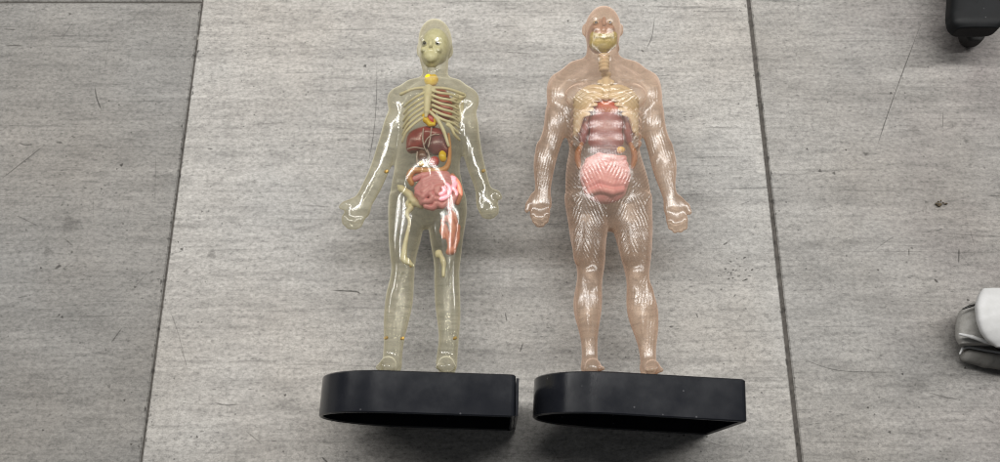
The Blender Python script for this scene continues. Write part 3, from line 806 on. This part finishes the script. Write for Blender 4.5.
# large bowel: orange frame
tube('large_intestine', A, M['paleorange'], [(412, 184, 8), (409.5, 177, 9), (413, 171.5, 10), (420, 170.5, 11), (432, 171.5, 11), (443, 170, 11), (448.5, 163, 10), (449.8, 148, 9), (448.5, 134, 8)], [2.6, 3.4, 3.8, 3.0, 3.8, 3.2, 2.4, 1.6, 1.2], seg=12, n=8)
tube('lower_bowel', A, M['salmon'], [(452, 176, 6), (457.5, 184, 7), (459.5, 194, 6), (457, 203, 5)], [3, 3.3, 3.4, 2.8], seg=12)
def gut(g):
    g.ell((434, 190, 2), (20, 15.5, 6.5), 1.5)
    jt = lambda: rng.normal(0, .7)
    for j in range(5):                               # long folds sweeping down from the upper right
        q = j * 4.1
        g.chain([(454 - j * .6, 178 + q * .5, 9.5), (445 - j, 175.5 + q * .75 + jt(), 12.8), (434 - j * .8 + jt(), 176 + q * .95, 14), (424 + jt(), 180.5 + q * .95 + jt(), 13), (416.5 + j * 1.3, 188 + q * .85, 9.5)], [2.3, 2.7, 2.9, 2.7, 2.3], .5)
    for pts in ([(417, 192, 10), (423, 196, 12), (429, 194, 13.5), (433, 197.5, 14), (430, 201.5, 13), (423, 201, 11)],
                [(436, 190, 15), (441, 188.5, 15.3), (444.5, 192, 15), (441.5, 195.5, 15), (437, 194, 15), (438, 191.5, 15.4)],
                [(426, 205.5, 9.5), (433, 207, 10.5), (437, 203, 12), (442, 205.5, 11), (447.5, 201.5, 11)],
                [(437, 199.5, 13.5), (443, 199.5, 13.5), (448.5, 195.5, 12.5), (449, 189, 13), (445, 184.5, 14)],
                [(455, 183, 9), (453, 188, 10.5), (455.5, 193, 9.5), (453, 199, 9.5), (449, 206, 7.5)]):
        g.chain(catmull(pts, 3), 2.5, .4)
    g.chain([(415, 178, 9), (423, 174.5 + jt(), 11), (432, 174, 12), (441, 171.5, 11), (447, 173.5, 9)], 2.5, .6)
organ('small_intestine', A, M['pinkgut'], (410, 166, -6), (462, 213, 21), gut, .6, 12, 1)
# bones of the hips and legs, one leg holds a loose organ
organ('hip_bone', A, M['bone'], (396, 184, -12), (430, 222, 10), lambda g: g.chain([(402, 190, 2), (410, 196, 3), (414, 203, 3), (422, 207, 2)], [3.2, 3.0, 3.8, 2.6], 2).ell((410, 205, 0), (4.5, 4.5, 4), 2).ell((410.5, 205.5, 5), (2.2, 2.2, 3), 1, sub=True).chain([(402, 190, 2), (399, 187, 1)], [2.5, 1.2], 1), .6)
tube('thigh_bone', A, M['bone'], [(411, 208, 2), (407, 214, 2), (409.5, 222, 2), (406.8, 236, 2), (404.5, 248, 1), (403.5, 259, 1)], [3.2, 2.4, 1.6, 1.9, 2.6, 3.4], seg=10)
organ('kneecap', A, M['bone'], (398, 252, -5), (416, 270, 9), lambda g: g.ell((406.5, 261.5, 3), (5.2, 3.2, 2.6), 2, rot=.5).ell((411.5, 265, 3), (2.6, 1.6, 2), 1, rot=.6), .5)
organ('shin_bone', A, M['bone'], (430, 242, -8), (450, 282, 8), lambda g: g.ell((438, 254, 0), (2.6, 3.6, 2.4), 1.5).ell((443, 261, 1), (2.2, 3.6, 2.2), 1.5).chain([(440, 252, 0), (444, 264, 0), (443.5, 276, 0)], [1.6, 1.7, 1.2], 1.5), .5)
def loose(g):
    g.chain([(448, 208, 2), (453, 215, 3), (455.5, 222, 3)], [2.2, 3.0, 2.2], 1)
    g.chain([(443, 221, 3), (447.5, 218.5, 5), (451.5, 222, 6), (453.5, 230, 6), (452, 240, 5), (450, 247, 4)], [2.3, 2.6, 3.0, 2.8, 2.7, 2.6], .8)
    g.chain([(445, 226, 2), (448, 235, 2), (450, 244, 3)], [2.2, 2.5, 2.4], .7)
    g.chain([(457.5, 229, 1), (457, 238, 2), (454.5, 246, 3)], [2.0, 2.4, 2.2], .5); g.chain([(443, 223, 1), (441.5, 230, 1), (444, 237, 2)], [1.6, 2.0, 1.6], .5)
    g.ell((451, 251, 3), (5, 3.4, 3.4), 1.5, rot=-.35); g.ell((457, 226, 1), (3, 2.4, 2.4), 1.2)
lo_ = organ('loose_organ', A, M['salmon'], (437, 202, -6), (466, 262, 14), loose, .55, 4)
lo_['label'] = 'salmon organ that has slipped down into the thigh'
for c in ((386.2, 338), (402.3, 338.4), (455, 338.2), (386.2, 171.5), (483.5, 171), (411.5, 265.5)):
    organ('joint_peg', A, M['amber'], (c[0] - 3, c[1] - 3, -1), (c[0] + 3, c[1] + 3, 6), lambda g: g.cap((c[0] - .6, c[1] + .3, 3), (c[0] + .6, c[1] - .3, 3), 1.2, 1.2, .5), .4, 3)

# ================================================================== larger, pinkish clear model
base = P(612, 374)
B = empty('anatomy_model', (base[0], base[1], 0.0), 'larger muscular pinkish clear plastic anatomy model, fixed to black stand', 'anatomy model', 'clear plastic anatomy models lying on the tiles')
f = Field((518, 4, -28), (697, 380, 46), 0.9)
f.profile([(66, 586, 620, 12.0, 11, 0), (72, 575, 632, 15.0, 13, 0), (80, 560, 650, 19.0, 16, 0), (92, 555, 655, 24.0, 19, 0), (106, 558, 651, 24.2, 20, 0), (120, 563, 646, 24.4, 20, 0), (134, 566.3, 641.8, 24.5, 19, 0),
           (148, 571, 638, 24.7, 18, 0), (157, 568.5, 640.5, 24.8, 17, 0), (166, 567, 643.3, 24.9, 17, 0), (178, 566.4, 647, 23.9, 18, 0), (192, 566, 650, 22.0, 20, -1), (205, 567, 651, 18.0, 18, -2), (218, 573, 646, 12.0, 13, -2), (229, 583, 636, 4.7, 5, -2)], 6, 1.75)
for rows in ([(196, 566, 606, 15, 17, -1), (217, 568, 609, 18, 18, -1), (228, 569.5, 608, 18, 17, 0), (240, 571, 605.6, 17.5, 16, 0), (255, 574.5, 605, 15.5, 14, 0), (268, 577.4, 604, 13, 12, 0), (280, 577.8, 601.6, 12, 12, 0),
              (292, 575, 601.6, 11.5, 14.5, -1), (302, 573.8, 602, 11, 15, -2), (312, 574.3, 601.3, 11, 14.5, -2), (322, 577, 599.6, 10, 12.5, -2), (332, 580, 598, 9.3, 11, -2), (342, 582, 597.2, 8.6, 9.5, -2), (352, 582.5, 597, 8.2, 9, -2), (366, 582, 598, 9, 10, -1)],
             [(196, 612, 650, 15, 17, -1), (217, 610.5, 652, 18, 18, -1), (228, 613, 652.2, 18, 17, 0), (240, 617, 651.7, 17.5, 16, 0), (255, 620.7, 651, 15.5, 14, 0), (268, 624.4, 649.2, 13, 12, 0), (280, 627.3, 648.3, 12, 12, 0),
              (292, 627.3, 653, 11.5, 14.5, -1), (302, 627, 656.5, 11, 15, -2), (312, 627.8, 658.3, 11, 14.5, -2), (322, 630.5, 658.3, 10, 12.5, -2), (332, 634.3, 658, 9.3, 11, -2), (342, 638, 656.6, 8.6, 9.5, -2), (352, 640.5, 655.5, 8.2, 9, -2), (366, 641.5, 656.5, 9, 10, -1)]):
    f.profile(rows, 3.0)
f.chain([(593, 62, -3), (576, 72, -4), (560, 84, -2)], [8, 10, 11], 6); f.chain([(613, 62, -3), (632, 72, -4), (648, 83, -2)], [8, 10, 11], 6)
f.ell((561, 94, 0), (13.5, 17, 13), 5); f.ell((647.5, 95, 0), (13.5, 17, 13), 5)
f.profile([(98, 550, 564, 7, 7, 0), (110, 545.3, 567.5, 13, 11, 0), (120, 544.8, 567, 12.5, 11, 0), (130, 543.8, 565.8, 12, 11, 0), (140, 540, 562.5, 10.5, 10.5, 0), (148, 536.7, 559.5, 10.5, 10.5, 0),
           (156, 534.6, 557, 10.5, 10.5, 0), (166, 533.7, 554.6, 10, 10, 0), (178, 534.8, 552, 8.6, 8.6, 0), (186, 536, 550.6, 7.4, 7.4, 0), (195, 535, 550, 6.4, 6.4, 0), (206, 533.5, 549, 4.5, 4.5, 1)], 4)
f.profile([(98, 645, 660, 7, 7, 0), (110, 642, 663.2, 13, 11, 0), (120, 643, 664, 12.5, 11, 0), (130, 643.8, 665.2, 12, 11, 0), (140, 645.3, 669, 10.5, 10.5, 0), (148, 647.7, 672.2, 10.5, 10.5, 0),
           (156, 650, 675, 10.5, 10.5, 0), (166, 652.2, 676.2, 10, 10, 0), (178, 656, 675.6, 8.6, 8.6, 0), (186, 659.3, 674, 7.4, 7.4, 0), (197, 663.5, 677, 6.4, 6.4, 0), (209, 667, 682, 4.5, 4.5, 1)], 4)
hand(f, (540.3, 204), (9.6, 12), 0.1, [((533.5, 206), (533, 216), (535, 222), 2.5), ((537.5, 208), (536.8, 219), (538.2, 225), 2.7), ((542, 208), (541.8, 219), (542.2, 225), 2.7), ((546.5, 206), (546.8, 215.5), (546, 221.5), 2.5)],
     ((534, 197), (528.8, 206), (526.6, 212.5)))
hand(f, (674.5, 209), (9.4, 12.5), -0.15, [((668, 212), (669, 222), (670.5, 228), 2.5), ((672.8, 214), (674, 225), (675, 231), 2.7), ((677.8, 213), (679.5, 224), (680.5, 230.5), 2.7), ((682, 211), (684, 221), (685, 228), 2.5)],
     ((678.5, 200), (685.5, 208), (688.5, 214.5)))
foot(f, 590.5, 375, 8.4, 3, 2.0); foot(f, 649, 376, 7.8, 1, 2)
f.profile([(36, 592, 612, 6, 8, -4), (47, 587.5, 617.5, 12, 14, -3), (58, 586.5, 618.5, 13, 14, -3), (68, 585.5, 620, 12.5, 13, -2)], 4)
for x, s in ((595, 1), (611, -1)): f.chain([(x - s * 5, 52, 6), (x + s * 3, 64, 12), (x + s * 6, 72, 13)], [2.5, 2.5, 2], 2.5)
head(f, (602.8, 30), (17.4, 21.3), (603.3, 53), 603.6, (596, 610), 38, ((583.6, -1), (622.2, 1)), 23, 14)
# muscles moulded into the wall
def E(u, v, w, r, k, rot=0.0, sub=False): f.ell(adj(u, v, w), r, k, sub, rot)
for s in (-1, 1):
    X = lambda d: 606 + s * d
    arm = (lambda l, r: l) if s < 0 else (lambda l, r: r)
    E(X(21), 97, 17, (19, 12, 9), 2.4, -s * .12)                                       # chest
    E(arm(559, 649), 94, 7, (10, 16, 8), 2.4, s * .1)                                   # shoulder
    E(arm(553, 656), 121, 7, (6.5, 15, 6.5), 2.0); E(arm(561, 648.5), 119, 5, (4.5, 14, 6), 1.6)   # upper arm
    for r_ in range(4):
        E(X(9.2), 110 + r_ * 12.5, 20.6 - r_ * .5, (8.2, 5.9, 3.2), 2.6)                 # belly blocks
    for r_ in range(5):
        E(X(28.5 + r_ * .4), 116 + r_ * 7.5, 13.5, (6.5, 3.2, 4.6), 1.3, -s * .6)        # flank
    E(arm(541.5, 667), 158, 4.5, (5.5, 17, 6.5), 1.8, s * .1); E(arm(549, 659), 156, 5, (4.2, 16, 6), 1.5, s * .12)
    c = arm(588, 634)                                                                   # thigh: long heads and the slanting strap
    E(c, 236, 12, (6.5, 30, 7), 1.8, -s * .05); E(c + s * 9.5, 236, 8, (5.5, 29, 7), 1.6, s * -.04); E(c - s * 9, 246, 8, (5.5, 18, 6.5), 1.6, -s * .1)
    f.chain([adj(c + s * 15, 196, 10), adj(c + s * 3, 216, 14), adj(c - s * 12, 244, 10)], [2.4, 2.2, 1.6], 1.6)
    E(arm(590.5, 637.5), 272, 10.5, (5.8, 5.8, 3.6), 2)                                  # knee
for c in (588, 643):
    E(c - 6.5, 302, 5, (5.2, 19, 6), 1.5); E(c + 6, 302, 5, (5.0, 18, 6), 1.5); E(c, 309, 8, (2.4, 26, 3), 1.2)
f.cap(adj(606, 74, 24), adj(606, 104, 26), .9, .9, 1.2, sub=True); f.cap(adj(606, 104, 23.5), adj(606, 152, 21.5), 1.0, 1.0, 1.2, sub=True)


def fibres(v):
    w = v[:, 2]; u, y = image_pixel(to_world(v))
    k = 2 * math.pi / 3.0
    s = np.where(u < 606, -1.0, 1.0); d = np.abs(u - 606)
    cl = np.interp(y, [217, 240, 268, 300, 352, 370], [20, 19.5, 16, 18, 17, 17]) * np.where(s < 0, 1, 1.5 + 0 * s)
    ph = k * (d + .12 * (y - 250)); am = np.full(len(u), .55)
    th = (y > 196) & (y <= 268)
    ph = np.where(th, k * (d * .92 + (y - 200) * .42), ph); am = np.where(th, .62, am)
    out = th & (d > 24 + (y - 230) * .05)
    ph = np.where(out, k * (d * .9 - (y - 200) * .36), ph)
    kn = (y > 262) & (y < 282); am = np.where(kn, .25, am)
    low = y >= 278
    ph = np.where(low, k * (d + .05 * (y - 300)), ph); am = np.where(low, .55, am)
    am = np.where(y > 345, .3, am)
    arm = (d > np.interp(y, [80, 110, 132, 150, 190, 230], [43, 41, 39, 37, 48, 52])) & (y > 80) & (y < 236)
    cx = np.interp(y, [80, 110, 130, 160, 190, 230], [48, 51, 50, 59, 64, 68])
    ph = np.where(arm, k * ((d - cx) * (1 + .002 * (y - 100))), ph); am = np.where(arm, .45, am)
    hnd = arm & (y > 192); am = np.where(hnd, .2, am)
    tr = (~arm) & (y > 66) & (y <= 196)
    ang = np.arctan2(y - 84, 46 - d)                       # fan of the chest muscle from the armpit
    pec = tr & (y < 112) & (d < 46)
    ph = np.where(pec, ang * 46, ph); am = np.where(pec, .85, am)
    obl = tr & (y >= 112) & (d >= 19)
    ph = np.where(obl, k * (d * .72 + y * .72), ph); am = np.where(obl, .8, am)
    ab = tr & (y >= 106) & (y < 156) & (d < 19)
    ph = np.where(ab, k * 1.05 * d, ph); am = np.where(ab, .35, am)
    bel = tr & (y >= 156) & (d < 26)
    ph = np.where(bel, k * (d * .8 + y * .35), ph); am = np.where(bel, .4, am)
    hd = y < 68
    ph = np.where(hd, k * d, ph); am = np.where(hd, np.where(y > 52, .4, .12), am)
    am = np.where(w < -4, am * .25, am)
    return ph, am


body_shell(B, f, M['pink'], fibres, 9)
stand(B, 0.0275, 0.1915, 0.0655, math.radians(-3.3))
sk = skull(B, M['pinkskull'], 602.8, 31, 603.6, 22.4, (596, 610.2), 46, (13.8, 16), False)
for e in (596, 610.2):
    eb = organ('eyeball', B, M['bone'], (e - 5, 17.5, 8), (e + 5, 27.5, 19), lambda g: g.ell((e, 22.6, 12.6), (2.5, 1.6, 2.4), 0), 0.4, 13)
    organ('pupil', eb, M['dark'], (e - 2, 20.5, 13.5), (e + 2, 25.5, 18), lambda g: g.ell((e, 23.4, 15.0), (1.0, .8, 0.6), 0), 0.25, 13)
def jaw(g):
    g.ell((603.7, 40, 6), (13.6, 8.5, 8), 2)
    for i in range(-4, 5): g.ell((603.7 + i * 2.1, 38.5 - abs(i) * .5, 15 - abs(i) * .5), (.95, 2.3, 1.2), .3)
    g.cap((596, 38.4, 16), (611, 38.4, 16), .4, .4, .4, sub=True)
    g.ell((593.5, 36, 9), (3.4, 4.6, 3.4), 1.5); g.ell((614, 36, 9), (3.4, 4.6, 3.4), 1.5)
organ('jaw', B, M['greenjaw'], (584, 26, -2), (624, 56, 20), jaw, .5, 11)
def neckbones(g):
    for i in range(5): g.ell((604, 56 + i * 3.6, 2), (5.6 - i * .2, 1.9, 4.6), .5)
organ('neck_bones', B, M['bone'], (595, 51, -6), (613, 76, 10), neckbones, .5)
def spine_r(g):
    for i in range(22):
        v = 76 + i * 5.3
        g.ell((606, v, -9), (5 + i * .05, 2.2, 4.4), .8)
organ('spine', B, M['bone'], (598, 70, -17), (614, 194, -2), spine_r, .8)
rc = organ('rib_cage', B, M['paleb'], (595, 78, 8), (617, 110, 26), lambda g: g.chain([(606, 82, 16), (606, 92, 18), (606, 99, 19)], [4.2, 3.6, 2.4], 1.5).cap((600, 82, 15), (612, 82, 15), 2.4, 2.4, 1.5), .6, 17)
for s in (-1, 1):
    for i in range(7):
        v = 86 + i * 3.4
        d0 = 3 + max(0, i - 2) * 3.6; v0 = v + max(0, i - 2) * 1.4 + 2
        tube('rib', rc, M['paleb'], [(606 + s * d0, v0, 18), (606 + s * (14 + i * 1.7), v + 1 + i * 1.5, 17.5), (606 + s * (26 + i * .5), v + 7 + i * 2.4, 11), (606 + s * (32 - i * .2), v + 15 + i * 2.6, 2), (606 + s * 27, v + 9 + i * 2, -9)],
             [2.2, 2.7, 2.8, 2.3, 1.4], seg=10, flat=.38)
    tube('costal_cartilage', rc, M['paleb'], [(606 + s * 2, 98, 18), (606 + s * 11, 99.5, 18), (606 + s * 19, 107, 17), (606 + s * 24, 118, 14), (606 + s * 28, 132, 10)], [2.2, 2.6, 2.6, 2.2, 1.5], seg=9)
    organ('lung', B, M['mauve'], (606 + min(s * 10, s * 30), 88, -12), (606 + max(s * 10, s * 30), 152, 14), lambda g: g.ell((606 + s * 21, 118, 0), (7, 27, 10), 2, rot=-s * .06), .9)
organ('heart', B, M['redorange'], (588, 96, 2), (626, 118, 22), lambda g: g.ell((607, 107, 11), (14.5, 7.2, 6.5), 3).ell((614, 110, 12), (6, 4, 5), 2), .6)
organ('liver', B, M['mauve'], (584, 108, -4), (630, 160, 20), lambda g: g.ell((606, 124, 8), (17.5, 13, 8), 4).ell((606, 140, 7.5), (17.5, 13, 8), 4), .8)
organ('stomach', B, M['stomach'], (586, 140, -2), (626, 162, 20), lambda g: g.ell((606, 150.5, 9.5), (16, 4.5, 6.5), 3), .7)
organ('pancreas', B, M['yellow'], (612, 144, 4), (628, 158, 18), lambda g: g.ell((620, 150.5, 12), (4.5, 2.6, 3.5), 1.5), .5)
def gut2(g):
    g.ell((606, 173, 5), (25, 22.5, 11.5), 3); g.ell((606, 186, 3), (21, 14, 9), 4)
    for j in range(6):
        v = 159 + j * 6.2
        a = 21 - abs(j - 2) * 1.6
        g.chain([(606 - a, v + 1.5, 10), (606 - a * .4, v - .6 + rng.normal(0, 1.5), 13.8), (606 + a * .4, v + .4 + rng.normal(0, 1.5), 13.8), (606 + a, v - 1, 10)], 2.9, 1.8)
organ('small_intestine', B, M['hotpink'], (574, 146, -10), (640, 206, 22), gut2, .7, 12)
for s in (-1, 1):
    tube('large_intestine', B, M['tan'], [(606 + s * 24, 144, 2), (606 + s * 27.5, 152, 3), (606 + s * 28, 160, 3), (606 + s * 26, 168, 2)], [2.4, 3.2, 3.2, 2.2], seg=12)
organ('bladder', B, M['brown'], (600, 190, -2), (618, 206, 12), lambda g: g.ell((609, 198, 4), (4.6, 3.2, 3.2), 1), .5)

# ------------------------------------------------------------------ white shoe at the right edge
base = at(985, 355, 0.0)
SH = empty('shoe', (base[0], base[1], 0.0), 'white and grey shoe with worn grey sole at the right edge of the floor', 'shoe')
def sf(name, mat, lo, hi, build, z0, h=.8, parent=SH):
    g = Field(lo, hi, h); build(g); v, q = g.mesh(2)
    p = at(v[:, 0], v[:, 1], z0); p[:, 2] = z0 + v[:, 2] * S
    return link_mesh(name, p, q, mat, parent)
sf('toe_panel', M['shoewhite'], (968, 280, -12), (1092, 356, 14), lambda g: g.profile([(288, 984, 1072, 3, 6, -1), (293, 979.5, 1074, 6, 8, -1), (306, 975.5, 1076, 7.5, 9, 0), (320, 977, 1076, 7.5, 9, 0), (332, 981.5, 1076, 7, 8, -1), (341, 989, 1074, 5.5, 7, -2), (347, 1000, 1070, 3, 5, -3)], 2, 3.2, 2.0), .052)
sf('upper', M['shoegrey'], (948, 294, -24), (1084, 352, 20), lambda g: g.profile([(302, 974, 1070, 6, 18, 0), (309, 961.5, 1072, 12, 20, 0), (320, 958.3, 1074, 14, 20, 0), (330, 957.6, 1074, 13, 20, 0), (338, 958, 1074, 9, 20, 0), (344, 962, 1070, 4, 18, 0)], 2, 2.8, 2.0), .028)
sf('midsole_strip', M['shoewhite'], (950, 326, -8), (1080, 364, 10), lambda g: g.chain([(959.5, 334, 0), (972, 336.8, 0), (986, 341.6, 0), (1010, 348.6, 0), (1060, 358, 0)], [1.3, 1.9, 2.0, 2.2, 2.2], 1), .0385)
sole = sf('sole', M['shoesole'], (950, 336, -20), (1092, 392, 14), lambda g: g.chain([(968, 354.5, 0), (986, 358.5, 0), (1010, 362, 0), (1064, 368, 0)], [8.2, 8.8, 9, 9], 2), .010)
sf('sole_rim', M['shoewhite'], (952, 340, -8), (1084, 372, 14), lambda g: g.chain([(960.4, 353.5, -1), (962.4, 348.6, 0), (968, 346.8, 0), (986, 350.4, 0), (1010, 354, 0), (1060, 360, 0)], [1.0, 1.3, 1.4, 1.4, 1.4, 1.3], .8), .0172, .6, sole)
sf('heel_tab', M['rubber'], (954, 300, -6), (990, 318, 8), lambda g: g.chain([(963, 308.8, 0), (970, 306.2, 0), (978, 304, 0)], [.9, 1.3, .9], .6), .042, .5)

# ------------------------------------------------------------------ black case in the top right corner
base = at(972, 20, 0.0)
CS = empty('plastic_case', (base[0], base[1], 0.0), 'black plastic case with rounded corners on a dark foot, in the top right corner', 'case')
def cf(name, mat, lo, hi, build, z0, h=.8):
    g = Field(lo, hi, h); build(g); v, q = g.mesh(1)
    p = at(v[:, 0], v[:, 1], z0); p[:, 2] = z0 + v[:, 2] * S
    return link_mesh(name, p, q, mat, CS)
cf('case_body', M['case'], (940, -75, -20), (1012, 44, 18), lambda g: (g.profile([(-70, 951, 1006, 12, 12, 0), (0, 948.5, 1003, 12, 12, 0), (17, 947.4, 1001.5, 12, 12, 0), (25, 948.6, 1000.5, 12, 12, 0), (29, 951, 998.5, 11, 12, 0), (32, 955, 995, 9, 11, 0)], 1.5, 4.0, 1.2),
                                                                          g.chain([(974, -70, 12.6), (970.5, 8, 12.6)], .9, .5, sub=True), g.chain([(972, -70, 12.2), (972.5, 4, 12.2)], .7, .5, sub=True)), .045)
cf('case_foot', M['rubber'], (950, 14, -14), (992, 52, 16), lambda g: g.profile([(18, 958, 984, 10, 10, 0), (36, 960, 984, 9, 10, 0), (41, 963, 982.5, 8, 10, 0), (43.5, 967, 979, 6, 9, 0)], 1.5, 3.5, 1.2), .011)

# ------------------------------------------------------------------ little clump of dirt
g = Field((930, 197, -4), (948, 213, 8), .4)
for _ in range(26):
    a = rng.uniform(0, 6.28); r_ = abs(rng.normal(0, 2.2))
    g.ell((938.8 + r_ * math.cos(a) * 1.2, 205 + r_ * math.sin(a), rng.uniform(-.5, 1.6)), tuple(rng.uniform(.5, 1.5, 3)), .3)
v, q = g.mesh(1)
p = at(v[:, 0], v[:, 1], 0.0); p[:, 2] = .0004 + (v[:, 2] + .6) * S
o = link_mesh('dirt_clump', p, q, M['dirt'])
o['label'] = 'small dark brown clump of dirt lying on the right-hand tile'; o['category'] = 'dirt'

# ------------------------------------------------------------------ light: two long ceiling tubes, pale room
def strip(name, x, y, z, w, l, power, spread=180.0):
    L = bpy.data.lights.new(name, 'AREA'); L.shape = 'RECTANGLE'; L.size = w; L.size_y = l; L.energy = power
    L.color = (1.0, 0.985, 0.96); L.spread = math.radians(spread)
    o = bpy.data.objects.new(name, L); o.location = (x, y, z); COL.objects.link(o)
    tgt = Vector((0, y, 0)); d = tgt - Vector((x, y, z)); o.rotation_euler = d.to_track_quat('-Z', 'Y').to_euler()
    return o
strip('ceiling_tube', -0.9, 1.1, 2.4, 0.16, 6.0, 122)
strip('ceiling_tube', 0.9, 1.1, 2.4, 0.16, 6.0, 122)

w = bpy.data.worlds.new('World'); scene.world = w; w.use_nodes = True
bg = w.node_tree.nodes['Background']; bg.inputs[0].default_value = (0.93, 0.96, 1.0, 1); bg.inputs[1].default_value = 0.10

# ------------------------------------------------------------------ camera and render
cam = bpy.data.cameras.new('camera'); co = bpy.data.objects.new('camera', cam); COL.objects.link(co)
cam.sensor_width = 36.0; cam.lens = 36.0 * FOCAL / 1000.0; cam.clip_start = 0.01; cam.clip_end = 50
co.location = (0, 0, CAM_H); co.rotation_euler = (TILT, 0, 0)
scene.camera = co
scene.render.engine = 'CYCLES'
scene.cycles.use_denoising = True; scene.cycles.sample_clamp_indirect = 1.5; scene.cycles.filter_width = 1.1
scene.cycles.transparent_max_bounces = 32; scene.cycles.max_bounces = 10
scene.cycles.caustics_reflective = False; scene.cycles.caustics_refractive = False
scene.view_settings.view_transform = 'Standard'; scene.view_settings.look = 'None'
scene.view_settings.exposure = 0.0; scene.view_settings.gamma = 1.0
